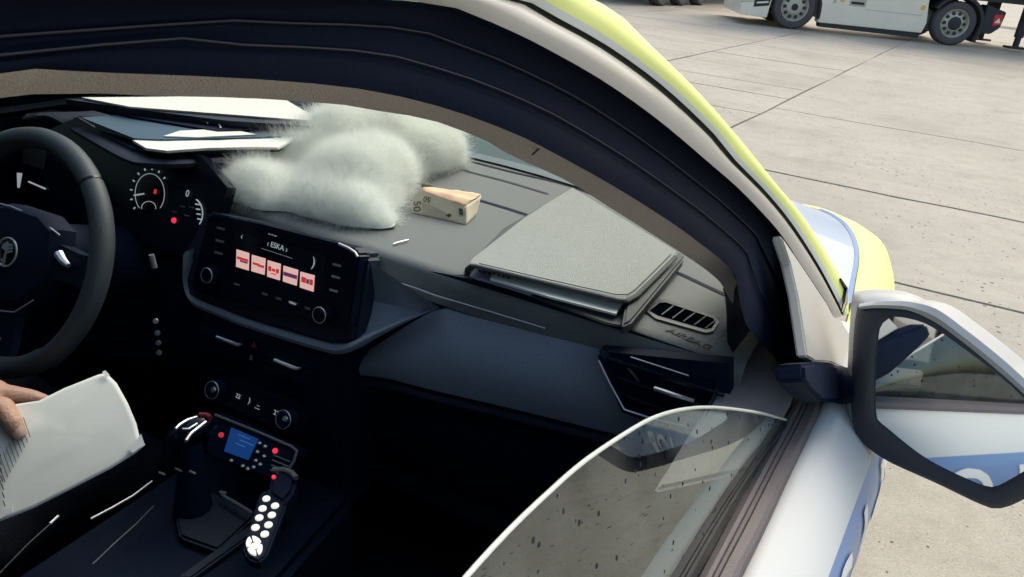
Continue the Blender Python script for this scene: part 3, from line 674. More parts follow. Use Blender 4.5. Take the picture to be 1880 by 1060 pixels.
# ---- police radio with the blue screen
RP = Vector((.05,.10,.70)); RN = Vector((.05,-.80,.60)).normalized()
radio = plate('police_radio', [(386,758),(400,757),(545,822),(549,832),(520,882),(505,884),(384,838),(378,826)], RP, RN, .03, M['black'], dash, .003)
plate('radio_screen', [(424,785),(474,806),(455,845),(411,829)], RP, RN, .002, M['bluescreen'], radio, .0004, .002)
for x, y, L_ in ((437,797,22),(440,807,26),(432,813,18)):
    plate('screen_line', [(x,y),(x+L_,y+L_*.42),(x+L_,y+L_*.42+1.4),(x,y+1.4)], RP, RN, .0004, mat('screen_line', (.02,.06,.2), .3, emit=(.05,.14,.38), estr=.5), radio, 0, .0026)
for px, py in ((407,799),(506,828)):
    MB().lathe([(0,.005),(.003,.0045),(.0042,.002),(.0042,0)], on(px, py, RP, RN), RN, 12).build('radio_lamp', M['led' if px > 450 else 'iconred'], radio)
for px, py in ((477,814),(487,820),(473,830),(485,838),(470,846),(478,853),(466,858),(425,846),(446,856),(455,861)):
    MB().lathe([(0,.003),(.0028,.0025),(.0034,0)], on(px, py, RP, RN), RN, 10).build('radio_button', M['dash'], radio)
    plate('button_mark', [(px-2,py-2),(px+2,py-1),(px+2,py+1),(px-2,py)], RP, RN, .0003, M['glow'], radio, 0, .0034)
for k in range(4):
    MB().tube([on(502+k*-2, 836+k*9, RP+RN*.002, RN), on(532-k*3, 848+k*9, RP+RN*.002, RN)], .0012, 6).build('speaker_slot', M['dash'], radio)
MB().tube([on(x, y, RP+RN*.002, RN) for x, y in ((395,762),(470,792),(535,820),(545,828),(540,846),(530,862))], .0022, 8).build('radio_frame', M['dash'], radio)

# ---- console, gear lever
cons = MB().prism([Vector((-.115,.20,.60)), Vector((.17,.20,.60)), Vector((.21,-.10,.60)), Vector((.20,-.62,.60)), Vector((-.10,-.62,.60))], (0,0,-.30)).build('centre_console', M['black'], car, bevel=.012)
MB().prism([atz(x, y, .615) for x, y in ((318,930),(390,900),(470,945),(400,1010),(330,985))], (0,0,-.02)).build('console_tray', M['dashdark'], cons, bevel=.004)
MB().prism([atz(x, y, .612) for x, y in ((468,955),(485,965),(350,1062),(320,1062))], (0,0,-.012)).build('console_rail', M['dashdark'], cons, bevel=.003)
for pts, r_, mm in ((((167,953),(205,933),(245,910),(279,884)), .0018, 'satin'), (((170,1036),(215,993),(250,962),(282,929)), .0009, 'dash'), (((-10,1062),(50,1000),(92,962)), .0008, 'dash'), (((92,962),(107,948)), .0022, 'satin'), (((404,903),(412,912),(440,928),(462,942)), .0026, 'dash')):
    MB().tube([atz(x, y, .632) for x, y in pts], r_, 6).build('glint_strip', M[mm], cons)  # strips stand in for light streaks on the console
MB().tube([atz(404,903,.634), atz(415,906,.634)], .002, 6).build('glint_strip', M['satin'], cons)
for px, py in ((297,869),(327,862),(353,867)):
    MB().tube([atz(px-5, py-2, .70), atz(px+6, py+3, .70)], .0015, 6).build('gaiter_ring', M['satin'], cons)
g0 = atz(350,795,.745); gear = MB()
ga = (atz(385,768,.755)-atz(322,800,.74)).normalized()
gear.tube([g0-ga*.038+Vector((0,0,-.010)), g0-ga*.034+Vector((0,0,-.003)), g0-ga*.026, g0-ga*.012+Vector((0,0,.003)), g0+ga*.012+Vector((0,0,.003)), g0+ga*.028, g0+ga*.034+Vector((0,0,-.004)), g0+ga*.036+Vector((0,0,-.010))], [.004,.010,.015,.0185,.0185,.015,.010,.004], 20)
gl_ = gear.build('gear_lever', M['piano'], car)
MB().tube([g0+Vector((0,0,-.015)), Vector((g0.x, g0.y-.01, .60))], [.014,.03], 12).build('lever_boot', M['black'], gl_)
MB().tube([atz(x, y, .768) for x, y in ((341,810),(350,797),(365,785),(378,775))], .0026, 8).build('lever_trim', M['chrome'], gl_)
MB().tube([atz(x, y, .768) for x, y in ((322,788),(330,780),(345,771),(362,766))], .0022, 8).build('lever_trim', M['chrome'], gl_)
MB().tube([atz(x, y, .772) for x, y in ((335,788),(346,788),(362,778))], .0018, 8).build('lever_trim', M['satin'], gl_)
MB().tube([atz(x, y, .77) for x, y in ((366,762),(380,762),(386,768))], .004, 8).build('lever_badge', M['redplastic'], gl_)

# ---- keypad handset
KP = atz(488,960,.70); kx = (atz(511,930,.70)-atz(489,917,.70)).normalized(); ky = (atz(489,917,.70)-atz(464,985,.70)).normalized()
kn_ = kx.cross(ky).normalized()
if kn_.z < 0: kn_ = -kn_
hs = empty('control_handset', KP, 0, 'slim black control handset with ten glowing white keys on the console', 'handset')
def kl(px, py, lift=0.): return on(px, py, KP+kn_*lift, kn_) - KP
MB().prism([kl(x, y) for x, y in ((478,902),(500,896),(526,918),(524,932),(490,1020),(474,1032),(452,1022),(446,1004))], -kn_*.016).build('handset_body', M['black'], hs, bevel=.003)
for px, py in ((489,917),(505,930),(482,935),(499,947),(476,952),(493,965),(469,970),(486,982)):
    MB().lathe([(0,.0035),(.0042,.0033),(.0054,.002),(.0054,0)], kl(px, py), kn_, 16).build('key', M['key'], hs)
kc = kl(467,1004)
def arcseg(a0, a1, r0, r1):
    pts = []
    for k in range(7): a = a0+(a1-a0)*k/6; pts.append(kc+kx*(r1*math.cos(a))+ky*(r1*math.sin(a)))
    for k in range(7): a = a1+(a0-a1)*k/6; pts.append(kc+kx*(r0*math.cos(a))+ky*(r0*math.sin(a)))
    return pts
for k in range(4):
    a0 = math.pi/4+k*math.pi/2
    MB().prism([p+kn_*.003 for p in arcseg(a0+.16, a0+math.pi/2-.16, .0074, .0142)], -kn_*.003).build('key', M['key'], hs)
MB().lathe([(0,.0035),(.0040,.0033),(.0050,.002),(.0050,0)], kc, kn_, 16).build('key', M['key'], hs)
cra = empty('handset_cradle', atz(515,880,.70), 0, 'dark moulded holder with a red lamp beside the radio', 'holder')
def cl_(px, py, z): return atz(px, py, z) - cra.location
MB().prism([cl_(x, y, .705) for x, y in ((498,868),(520,862),(546,874),(540,900),(520,925),(492,905))], (0,0,-.06)).build('cradle_body', M['black'], cra, bevel=.006)
MB().tube([cl_(x, y, .708) for x, y in ((500,863),(520,862),(535,868),(544,878))], .004, 8).build('cradle_edge', M['dash'], cra)
MB().lathe([(0,.004),(.0025,.0035),(.0032,.0)], cl_(503,877,.706), (0,-.3,1), 10).build('cradle_lamp', M['led'], cra)

# ---- steering wheel
WC = Vector((-.343,.027,.940)); WN = Vector((.03,-.90,.43)).normalized(); WX = Vector((0,0,1)).cross(WN).normalized(); WY = WN.cross(WX)
if WX.x < 0: pass
def wp(x, y, z=0.): return WC + WX*x + WY*y + WN*z
RW = .178
wheel = MB().tube([wp(RW*math.cos(a), RW*math.sin(a)*(1.0 if math.sin(a) > -.75 else .97)) for a in [2*math.pi*k/72 for k in range(72)]], .0165, 14, True).build('steering_wheel', M['leather'], car)
hub = [(-.075,.055),(-.04,.070),(.04,.070),(.075,.055),(.085,.015),(.075,-.035),(.045,-.070),(0,-.082),(-.045,-.070),(-.075,-.035),(-.085,.015)]
MB().loft([[wp(x*1.02, y*1.02, -.03) for x, y in hub], [wp(x, y, -.005) for x, y in hub], [wp(x*.9, y*.9, .006) for x, y in hub], [wp(x*.4, y*.4, .012) for x, y in hub]], closed=True, cap=True).build('wheel_hub', M['black'], wheel)
for sx_ in (-1, 1):
    MB().loft([[wp(sx_*.07, .035, -.004), wp(sx_*.07, .035, -.03), wp(sx_*.07, -.02, -.03), wp(sx_*.07, -.02, -.004)], [wp(sx_*.125, .03, -.006), wp(sx_*.125, .03, -.026), wp(sx_*.125, -.015, -.026), wp(sx_*.125, -.015, -.006)], [wp(sx_*.172, .035, -.004), wp(sx_*.172, .035, -.018), wp(sx_*.172, -.02, -.018), wp(sx_*.172, -.02, -.004)]], closed=True).build('wheel_spoke', M['black'], wheel)
    MB().tube([wp(sx_*.092, .022, .002), wp(sx_*.105, .014, .002), wp(sx_*.118, .010, .002)], [.007,.006,.004], 8).build('thumb_roller', M['satin'], wheel)
MB().loft([[wp(-.03,-.07,-.006), wp(-.03,-.07,-.02), wp(.03,-.07,-.02), wp(.03,-.07,-.006)], [wp(-.045,-.165,-.003), wp(-.045,-.165,-.015), wp(.045,-.165,-.015), wp(.045,-.165,-.003)]], closed=True).build('wheel_spoke', M['black'], wheel)
MB().tube([wp(-.02,-.135,.004), wp(.0,-.14,.004), wp(.022,-.128,.004)], .0022, 8).build('wheel_trim', M['chrome'], wheel)
MB().tube([wp(x, y, .006) for x, y in ((-.03,-.085),(0,-.09),(.04,-.082),(.072,-.055))], .0010, 6).build('wheel_trim', M['satin'], wheel)
MB().tube([wp(x, y, .002) for x, y in ((-.1,.062),(-.03,.066),(.03,.062),(.085,.048))], .0012, 6).build('wheel_trim', M['satin'], wheel)
MB().tube([wp((RW)*math.cos(a), RW*math.sin(a)) for a in (rad(48.5), rad(49.5))], .0172, 14).build('rim_seam', M['piano'], wheel)
em = MB().tube([wp(.0215*math.cos(a), .0215*math.sin(a), .0125) for a in [2*math.pi*k/32 for k in range(32)]], .0017, 8, True).build('emblem', M['satin'], wheel)
MB().lathe([(0,.002),(.019,.0015),(.021,0)], wp(0,0,.0105), WN, 28).build('emblem_disc', M['piano'], em)
# winged arrow: shaft with head and a three feather wing
def flat(pts, nm): MB().prism([wp(x, y, .0142) for x, y in pts], -WN*.0015).build(nm, M['satin'], em)
flat([(-.003,-.019),(.003,-.019),(.0015,-.006),(.0015,.004),(-.0015,.004),(-.0015,-.006)], 'emblem_arrow')
flat([(-.006,-.012),(.0,-.0185),(.006,-.012),(.0,-.0145)], 'emblem_arrow')
for k in range(3):
    flat([(.002,-.002+k*.005),(.013-k*.001,.003+k*.0048),(.012-k*.002,.006+k*.0046),(.002,.0012+k*.005)], 'emblem_feather')
flat([(-.004,.002),(.0015,.004),(.0015,.013),(-.003,.016),(-.010,.010),(-.011,.004)], 'emblem_wing')
MB().tube([aty(278,468,.10), aty(284,492,.10)], .004, 8).build('stalk_end', M['dash'], car)
MB().tube([Vector((-.343,.05,.93)), Vector((-.343,.24,.86))], [.05,.06], 16).build('steering_column', M['black'], car)
# key hanging in the ignition
ks = empty('key_bunch', aty(288,600,.13), 0, 'small dark key bunch hanging below the steering column', 'keys')
for k, (px, py) in enumerate(((286,590),(289,612),(291,630),(292,648))):
    MB().lathe([(0,.003),(.004,.002),(.005,0),(.003,-.003)], aty(px, py, .13)-ks.location, (.3,-.8,.4), 10).build('key_link' if k else 'key', M['satin' if k == 0 else 'dash'], ks)

# ---- instrument cluster
IC = Vector((-.30,.235,1.0)); ICN = Vector((0,-.93,.36)).normalized()
clus = MB().prism([IC + Vector((x, 0, z)) + Vector((0, .36/.93*z, 0)) for x, z in ((-.26,-.08),(.16,-.08),(.17,.04),(.10,.075),(-.20,.085),(-.27,.05))], -ICN*.02).build('instrument_cluster', M['piano'], car)
def ip(px, py, lift=.003): return on(px, py, IC+ICN*lift, ICN)
def dial(cx, cy, rx, ry, a0, a1, nm, r_=.0006, n=32):
    MB().tube([ip(cx+rx*math.cos(rad(a0+(a1-a0)*k/n)), cy-ry*math.sin(rad(a0+(a1-a0)*k/n))) for k in range(n+1)], r_, 6).build(nm, M['glow'], clus)
dial(275,356,27,37,225,-45,'dial_ring')
dial(273,382,13,12,190,-10,'dial_ring')
for k in range(9):
    a = rad(215-k*22); MB().tube([ip(275+33*math.cos(a), 356-44*math.sin(a)), ip(275+36*math.cos(a), 356-48*math.sin(a))], .0012, 6).build('dial_mark', M['glow'], clus)
MB().tube([ip(246,359), ip(264,356)], .0014, 6).build('pointer', M['glow'], clus)
MB().tube([ip(284,356), ip(286,348)], .0022, 6).build('warning_mark', M['iconred'], clus)
MB().tube([ip(34,345), ip(36,318)], [.002,.0045], 8).build('pointer', M['glow'], clus)
MB().tube([ip(53,334), ip(83,347)], .0016, 8).build('pointer', M['glow'], clus)
MB().lathe([(0,.004),(.004,.003),(.005,0)], ip(320,405,.001), ICN, 12).build('warning_lamp', M['led'], clus)
text('display_text', '0', .016, ip(344,356), frame(ICN), M['glow'], clus, .0002)
for px, py in ((335,378),(320,388),(343,395),(352,380)):
    plate('display_mark', [(px-5,py-1),(px+4,py+1),(px+4,py+3),(px-5,py+1)], IC, ICN, .0004, M['dash'], clus, 0, .0022)
dial(352,392,20,28,65,-45,'dial_ring', .0011)
for k in range(4): MB().tube([ip(359+k*1.2, 375+k*9), ip(366+k*1.0, 376+k*9)], .0012, 6).build('dial_mark', M['glow'], clus)
# binnacle hood: an arched lid over the cluster
hl = [(40,215),(90,214),(150,248),(230,292),(275,300),(330,301),(390,297),(440,291)]
H0 = crom([atz(x, y, 1.062) for x, y in hl], 50)
H1 = [Vector((p.x*.9-.02, .80, 1.005)) for p in H0]
rows = [[p+Vector((0,.05,-.02)) for p in H0], [p+Vector((0,.012,-.012)) for p in H0], [p+Vector((0,0,-.006)) for p in H0], H0, [p+Vector((0,.012,.004)) for p in H0]] + [[p.lerp(q, t)+Vector((0,0,.012*math.sin(math.pi*t))) for p, q in zip(H0, H1)] for t in (.15,.4,.7,1)]
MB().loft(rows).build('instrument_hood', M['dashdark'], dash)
e0 = [H0[-1].lerp(H1[-1], t) for t in (0,.3,.6,1)]
MB().loft([e0, [p+Vector((.03,.0,-.03)) for p in e0], [Vector((p.x+.05, p.y, .995)) for p in e0]]).build('hood_flank', M['dashdark'], dash)
MB().prism([(-.72,.30,1.045),(-.30,.30,1.045),(-.22,.33,1.03),(-.16,.34,.99),(-.14,.34,.93),(-.72,.30,.93)], (0,.06,0)).build('hood_back', M['black'], dash)
MB().prism([aty(x, y, .215) for x, y in ((180,470),(350,480),(345,560),(400,600),(380,690),(230,640))], (0,.05,0)).build('lower_cowl', M['black'], dash)

# ================================================================== THINGS ON THE DASH
# folder
fd = empty('document_folder', (.43,.40,1.0), 0, 'grey zip document folder lying at the passenger end of the dashboard', 'folder')
o_ = Vector(fd.location)
def fz(x, y, z): return atz(x, y, z) - o_
covpx = [(1050,343),(1245,462),(1238,472),(1168,541),(1150,550),(1135,549),(870,487),(860,484),(868,472),(960,400)]
basepx = [(1045,350),(1258,470),(1160,592),(1138,602),(1110,598),(858,505),(852,492),(900,450)]
MB().prism([fz(x, y, 1.003) for x, y in [(1045,352),(1256,474),(1158,594),(1138,603),(1112,598),(862,506),(853,495)]], (0,0,.004)).build('folder_back', M['folderedge'], fd, bevel=.0015)
MB().prism([fz(x, y, 1.030) for x, y in covpx], (0,0,-.006)).build('folder_cover', M['folder'], fd, bevel=.0022)
cv = [fz(x, y, 1.0275) for x, y in ((862,488),(873,489),(1134,552),(1152,553),(1170,543),(1240,473))]
MB().tube(cv, .0034, 8).build('zip_edge', M['folderedge'], fd)
MB().tube([fz(x, y, 1.032) for x, y in ((880,484),(1000,512),(1130,541),(1152,541),(1166,532),(1232,467))], .0007, 6).build('stitch_line', M['folderedge'], fd)
pg = [(880,497),(1145,556),(1142,556),(1131,576),(1010,541)]
MB().prism([fz(x, y, 1.016) for x, y in ((905,500),(1145,553),(1131,576),(1010,545),(900,512))], (0,0,-.003)).build('paper_sheet', M['paper'], fd, smooth=False)
MB().prism([fz(x, y, 1.011) for x, y in ((872,494),(1000,520),(975,540),(862,506))], (0,0,-.003)).build('notepad', mat('notepad', (.30,.33,.45), .6), fd, smooth=False)
for k in range(7):
    x = 878+k*9; y = 489+k*2.6
    MB().tube([fz(x, y+1, 1.018), fz(x+1.5, y+4, 1.021), fz(x+3, y+10, 1.012)], .0016, 6).build('ring_coil', M['piano'], fd)
MB().prism([fz(x, y, 1.022) for x, y in ((1150,553),(1170,546),(1244,474),(1256,474),(1160,590),(1142,598))], (0,0,-.016)).build('folder_side', M['folderedge'], fd, bevel=.003)
MB().prism([fz(x, y, 1.020) for x, y in ((925,418),(1045,350),(1050,345),(960,404),(864,484),(853,492))], (0,0,-.016)).build('folder_spine', M['folderedge'], fd, bevel=.003)

# banknote
bn = empty('banknote', atz(815,400,1.001), 0, 'folded orange and cream fifty banknote on the dashboard', 'banknote')
ob = Vector(bn.location)
BL, BR, BB = atz(758,391,1.001), atz(856,413,1.001), atz(874,397,1.001)
fn = (BR-BL).cross(Vector((0,0,1))).normalized()
if fn.y > 0: fn = -fn
fn = (fn + Vector((0,0,.55))).normalized()
def nf(x, y, lift=0.): return on(x, y, BL+fn*lift, fn) - ob
sheet = lambda pts, nm, mm, par, th=.0006, nn=fn: MB().prism(pts, -nn*th).build(nm, M[mm], par, smooth=False)
def grid4(a, b, c, d, n=8, wob=.0006):
    rows = []
    for i in range(n+1):
        r_ = []
        for j in range(n+1):
            p = a.lerp(b, j/n).lerp(d.lerp(c, j/n), i/n); r_.append(p + Vector((0, noise.noise(p*60)*wob, noise.noise(p*60+Vector((3,1,2)))*wob)))
        rows.append(r_)
    return rows
sheet([nf(x, y, -.002) for x, y in ((753,379),(763,359),(775,353),(782,357),(776,396),(758,391))], 'note_back', 'note', bn)
front = MB().loft(grid4(nf(762,366), nf(855,380), nf(856,413), nf(759,391))).build('note_front', M['note'], bn)
front.modifiers.new('t', 'SOLIDIFY').thickness = .0004
tl, tr_ = nf(776,351), nf(855,380)
bk_l = on(780,342, BL+Vector((0,.045,0)), fn)-ob; bk_r = on(883,360, BR+Vector((0,.05,0)), fn)-ob
def paperize(o_): md_ = o_.modifiers.new('t', 'SOLIDIFY'); md_.thickness = .0004; return o_
rows_ = []
for i_ in range(13):
    t = i_/12; a_ = nf(775,352).lerp(bk_l, t); b_ = nf(855,380).lerp(bk_r, t); r_ = []
    for j_ in range(13):
        u = j_/12; p = a_.lerp(b_, u)
        r_.append(p + Vector((0,0, .0055*math.sin(math.pi*min(1, t*1.6))*(1 if t < .625 else 0) - .0025*math.exp(-((t-.45)/.06)**2) + .0022*noise.noise(p*70) + .004*t*u)))
    rows_.append(r_)
paperize(MB().loft(rows_).build('note_top', M['noteorange'], bn))
sr = BB - ob
rr_ = grid4(nf(855,380)+Vector((0,0,.001)), bk_r, sr, nf(856,413), 6, .0018)
paperize(MB().loft(rr_).build('note_fold', M['note'], bn))
MB().tube([bk_l+Vector((-.004,0,0)), bk_l+Vector((.006,.0,-.001))], .0045, 10).build('note_hole_shade', M['noteprint'], bn)  # dark plug painted in as the shaded hole of the rolled note
sheet([nf(762,355,.0002),nf(776,350,.0002),nf(855,379,.0002),nf(856,413,.0002),nf(836,407,.0002),nf(758,390,.0002)], 'note_flap', 'note', bn, .0004)
sheet([nf(x, y, .0012) for x, y in ((776,372),(790,377),(800,381),(814,389),(824,395),(826,403),(812,402),(776,394))], 'note_print', 'notebrown', bn, .0003)
sheet([nf(x, y, .0014) for x, y in ((842,382),(850,384),(850,396),(843,394))], 'note_patch', 'noteprint', bn, .0003)
sheet([nf(x, y, .0016) for x, y in ((820,394),(826,392),(829,396),(826,399),(819,397))], 'note_mark', 'noteprint', bn, .0003)
bx = (BR-BL).normalized(); bmz = fn; bmy = bmz.cross(bx)
rot = Matrix((bx, bmy, bmz)).transposed() @ Matrix.Rotation(rad(-75), 3, 'Z')
text('note_number', '50', .020, nf(765,379,.0014), rot, M['noteprint'], bn, .0002)
rot2 = Matrix((bx, bmy, bmz)).transposed() @ Matrix.Rotation(rad(180), 3, 'Z')
text('note_number', '50', .014, nf(784,366,.0014), rot2, M['noteprint'], bn, .0002)

# pale soft bundle, added to stand in for a blurred patch
cb = Vector((-.05,.42,1.0))
bundle_parts = []
BL_ = [ # px, py, distance, radius in px
 (470,350,.33,50),(520,320,.44,62),(448,355,.315,38),(500,385,.32,44),(575,310,.48,68),(560,390,.38,62),(600,385,.36,56),(630,275,.54,66),
 (650,345,.44,72),(655,400,.36,50),(700,265,.60,60),(688,320,.50,60),(675,378,.42,50),(760,285,.66,54),(795,280,.72,46),(740,318,.60,38),(682,368,.46,32),(650,232,.60,40),(740,240,.70,42),(800,255,.78,36),(585,262,.52,38),(815,300,.74,34),(705,425,.37,16),(705,425,.36,26)]
def blob_mesh(name, balls, voxel, m, parent=None, disp=0., amt=0., smooth=14):
    bm = bmesh.new()
    for c, r_ in balls:
        bmesh.ops.create_icosphere(bm, subdivisions=3, radius=r_, matrix=Matrix.Translation(c))
    me = bpy.data.meshes.new(name); bm.to_mesh(me); bm.free()
    o = link(name, me, parent); me.materials.append(m)
    md = o.modifiers.new('r', 'REMESH'); md.mode = 'VOXEL'; md.voxel_size = voxel; md.use_smooth_shade = True
    ms = o.modifiers.new('s', 'SMOOTH'); ms.iterations = smooth; ms.factor = .6
    bpy.context.view_layer.update()
    dg = bpy.context.evaluated_depsgraph_get(); me2 = bpy.data.meshes.new_from_object(o.evaluated_get(dg))
    o.modifiers.clear(); o.data = me2; bpy.data.meshes.remove(me)
    if amt:
        me2.calc_loop_triangles()
        ns = [v.normal.copy() for v in me2.vertices]
        for v, n in zip(me2.vertices, ns):
            q = v.co + Vector((noise.noise(v.co*7), noise.noise(v.co*7+Vector((5,2,1))), noise.noise(v.co*7+Vector((1,7,3)))))*.05
            q = Vector((q.x*1.0+q.y*.5, q.y*.55-q.x*.2, q.z*.8))
            f_ = 1-2*abs(noise.noise(q*disp)); f2 = 1-2*abs(noise.noise(q*disp*2.3+Vector((9,4,2)))); d = noise.fractal(v.co*disp*4, 1.0, 2.0, 3)
            v.co += n*amt*(f_*1.0 + f2*.42 + d*.06)
    for p in me2.polygons: p.use_smooth = True
    return o
balls = []
for px, py, y, r_ in BL_:
    c = aty(px, py, y); balls.append((c, 1.12*r_*(c-CAM).dot(FW)/FPX))
bun = blob_mesh('stand_in_tuft', balls, .006, M['fleece'], None, 7, .0045, 70)
for v in bun.data.vertices:
    if v.co.z < 1.003: v.co.z = 1.003
bun.data.materials.append(M['fur']); 
vg = bun.vertex_groups.new(name='fur')
vg.add([v.index for v in bun.data.vertices if v.co.z > 1.006], 1.0, 'REPLACE')
pm_ = bun.modifiers.new('fur', 'PARTICLE_SYSTEM'); ps_ = bun.particle_systems[0]; st = ps_.settings
ps_.vertex_group_density = 'fur'
st.type = 'HAIR'; st.count = 170000; st.hair_length = .0065; st.hair_step = 4; st.render_step = 3; st.display_step = 3
st.brownian_factor = .010; st.factor_random = .004; st.normal_factor = .004; st.hair_step = 5; st.length_random = .7
st.root_radius = .55; st.tip_radius = .12; st.radius_scale = .00045
st.child_type = 'NONE'; st.material = 2
tag(bun, 'added tuft of white fleece standing in for a blurred patch left of the banknote', 'cloth')

# papers and clipboard on the binnacle
cbd = empty('clipboard', (-.42,.5,1.07), 0, 'black clipboard with loose white sheets lying on top above the wheel', 'clipboard')
oc = Vector(cbd.location)
def cz(x, y, z): return atz(x, y, z) - oc
topq = [(150,179),(512,176),(582,217),(575,222),(238,196)]
MB().prism([cz(x, y, 1.105) for x, y in topq], (0,0,-.003)).build('paper_sheet', M['paper'], cbd, smooth=False)
MB().prism([cz(x, y, 1.101) for x, y in ((120,182),(512,184),(580,222),(574,232),(420,222),(238,199))], (0,0,-.012)).build('board', M['dashdark'], cbd, smooth=False)
MB().prism([cz(x, y, 1.089) for x, y in ((150,190),(560,196),(545,236),(400,240),(240,214))], (0,0,-.008)).build('board', M['black'], cbd, smooth=False)
MB().tube([cz(x, y, 1.092) for x, y in ((380,226),(404,225),(414,224))], .0018, 6).build('clip', M['chrome'], cbd)
MB().tube([cz(x, y, 1.092) for x, y in ((400,226),(405,234))], .0018, 6).build('clip', M['chrome'], cbd)
bnd = empty('ring_binder', (-.30,.36,1.07), 0, 'blue edged ring binder of white pages under the black clipboard', 'binder')
ok = Vector(bnd.location)
def bz(x, y, z): return atz(x, y, z) - ok
pt_ = [(143,214),(243,254),(551,248),(516,232),(300,206)]
MB().prism([bz(x, y, 1.085) for x, y in ((150,216),(246,254),(300,256),(470,252),(551,249),(520,232),(300,205))], (0,0,-.003)).build('top_page', M['bluepaper'], bnd, smooth=False)
MB().prism([bz(x, y, 1.082) for x, y in ((243,257),(300,258),(400,258),(470,254),(551,249),(511,271),(470,270),(380,272),(306,277),(268,272))], (0,0,-.004)).build('page_block', M['paper'], bnd, smooth=False)
MB().prism([bz(x, y, 1.087) for x, y in ((300,250),(360,252),(470,247),(420,236),(330,240))], (0,0,-.0015)).build('loose_page', M['paper'], bnd, smooth=False)
MB().prism([bz(x, y, 1.070) for x, y in ((135,215),(242,272),(300,280),(512,275),(551,252),(300,210))], (0,0,-.004)).build('binder_cover', M['dashdark'], bnd, smooth=False)
for k in range(6): MB().tube([bz(146+k*5, 216+k*3, 1.088), bz(148+k*5, 220+k*3, 1.084)], .0016, 6).build('ring_coil', M['dash'], bnd)
pc = empty('paper_clip', atz(735,443,1.001), 0, 'tiny metal clip on the dash edge below the banknote', 'clip')
MB().tube([atz(x, y, 1.003)-pc.location for x, y in ((722,449),(730,446),(750,441))], .0015, 6).build('wire', M['chrome'], pc)

# ================================================================== DRIVER WITH THE SHEET
DOCN = Vector((.52,-.50,.70)).normalized(); DOCP = Vector((-.06,-.06,.80))
def dp(px, py, lift=0.): return on(px, py, DOCP+DOCN*lift, DOCN)
doc = [(196,686),(215,705),(236,742),(252,780),(258,806),(268,818),(250,834),(205,862),(130,900),(60,935),(0,958),(-70,990),(-140,900),(-60,790),(0,742),(30,745),(75,738),(120,715),(160,698),(180,690)]
mb = MB(); base = [dp(x, y) for x, y in doc]
cdoc = sum(base, Vector())/len(base)
rows = [[cdoc.lerp(p, t) + DOCN*(.010*math.cos(((p-cdoc)*t).dot(UP)*14) + .0015*noise.noise(p*40*t)) for p in base] for t in (.02,.2,.4,.6,.8,.93,1.0)]
mb.loft(rows, closed=True); mb.add(rows[0], [tuple(range(len(base)))])
sheet_o = mb.build('document', M['paper'], None); sheet_o.modifiers.new('t', 'SOLIDIFY').thickness = .004
tag(sheet_o, 'white printed sheet with worn edges held up in the driver\'s hand', 'document')
def dsurf(px, py, lift):
    p = dp(px, py); d = p-cdoc; return p + DOCN*(.010*math.cos(d.dot(UP)*14)+lift)
for k in range(13):
    x0 = 50-k*4.0; y0 = 770+k*3
    pts = [dsurf(x0-2+t*13-k*1.2, y0+k*6+t*36, .0035) for t in (0,.5,1)]
    MB().tube(pts, .0005, 4).build('print_line', M['text'], sheet_o)
for k in range(8):
    MB().tube([dsurf(2+k*1, 815+k*15, .0035), dsurf(6+k*1, 826+k*15, .0035)], .0007, 4).build('print_line', M['text'], sheet_o)
fl = MB().prism([dsurf(x, y, .006) for x, y in ((0,944),(26,932),(27,940),(-2,957))], -DOCN*.001).build('page_flap', M['white'], sheet_o, smooth=False)

MB().prism([dsurf(x, y, .005) for x, y in ((238,826),(252,812),(262,800),(268,818),(246,835))], -DOCN*.001).build('page_flap', M['white'], sheet_o, smooth=False)
MB().prism([dsurf(x, y, .005) for x, y in ((190,686),(196,683),(204,692),(198,696))], -DOCN*.001).build('page_flap', M['white'], sheet_o, smooth=False)
def chain_balls(pts, rs, step=.35):
    out_ = []
    pts = [Vector(p) for p in pts]
    for i in range(len(pts)-1):
        L_ = (pts[i+1]-pts[i]).length; n = max(2, int(L_/(min(rs[i], rs[i+1])*step)))
        for k in range(n+1): t = k/n; out_.append((pts[i].lerp(pts[i+1], t), rs[i]+(rs[i+1]-rs[i])*t))
    return out_
person = empty('person', (-.37,-.45,.3), 0, 'driver in dark uniform holding a printed sheet below the wheel', 'person')
po_ = Vector(person.location)
def loc(l): return [(c-po_, r_) for c, r_ in l]
# hand: thumb over the page, fingers behind it
wr = dp(-130,745,-.02)
bal = []
th0 = dp(-40,745,.012); 
bal += chain_balls([dp(-110,750,-.005), th0, dp(5,750,.018), dp(22,775,.019), dp(33,795,.014)], [.021,.019,.0150,.0128,.0105])
bal += chain_balls([wr, dp(-60,735,-.016), dp(-15,725,-.012)], [.029,.027,.022])
bal += chain_balls([dp(-30,722,-.010), dp(20,724,-.009), dp(58,729,-.012), dp(84,736,-.018)], [.017,.0125,.0105,.0085])
bal += chain_balls([dp(-40,735,-.022), dp(10,745,-.024), dp(60,760,-.026), dp(90,772,-.022)], [.017,.012,.0105,.0085])
bal += chain_balls([dp(-50,755,-.026), dp(0,775,-.028), dp(45,795,-.028), dp(70,808,-.024)], [.016,.0115,.010,.008])
bal += chain_balls([dp(-70,770,-.026), dp(-25,800,-.028), dp(10,820,-.028), dp(28,835,-.024)], [.015,.010,.009,.0075])
bal += chain_balls([wr, wr+(wr-dp(-60,735,-.016)).normalized()*.09], [.027,.031])
hand = blob_mesh('hand', loc(bal), .0026, M['skin'], person)
nail = MB(); nc = dp(33,793,.0255)-po_
tdir = (dp(33,795,.015)-dp(22,775,.015)).normalized(); tside = tdir.cross(DOCN).normalized()
nail.loft([[nc + tside*(.0072*s) + tdir*(.0085*t - .001) + DOCN*(-.0022*s*s - .0028*max(0,t)**2) for s in (-1,-.6,-.2,.2,.6,1)] for t in (-1,-.5,0,.5,.95)])
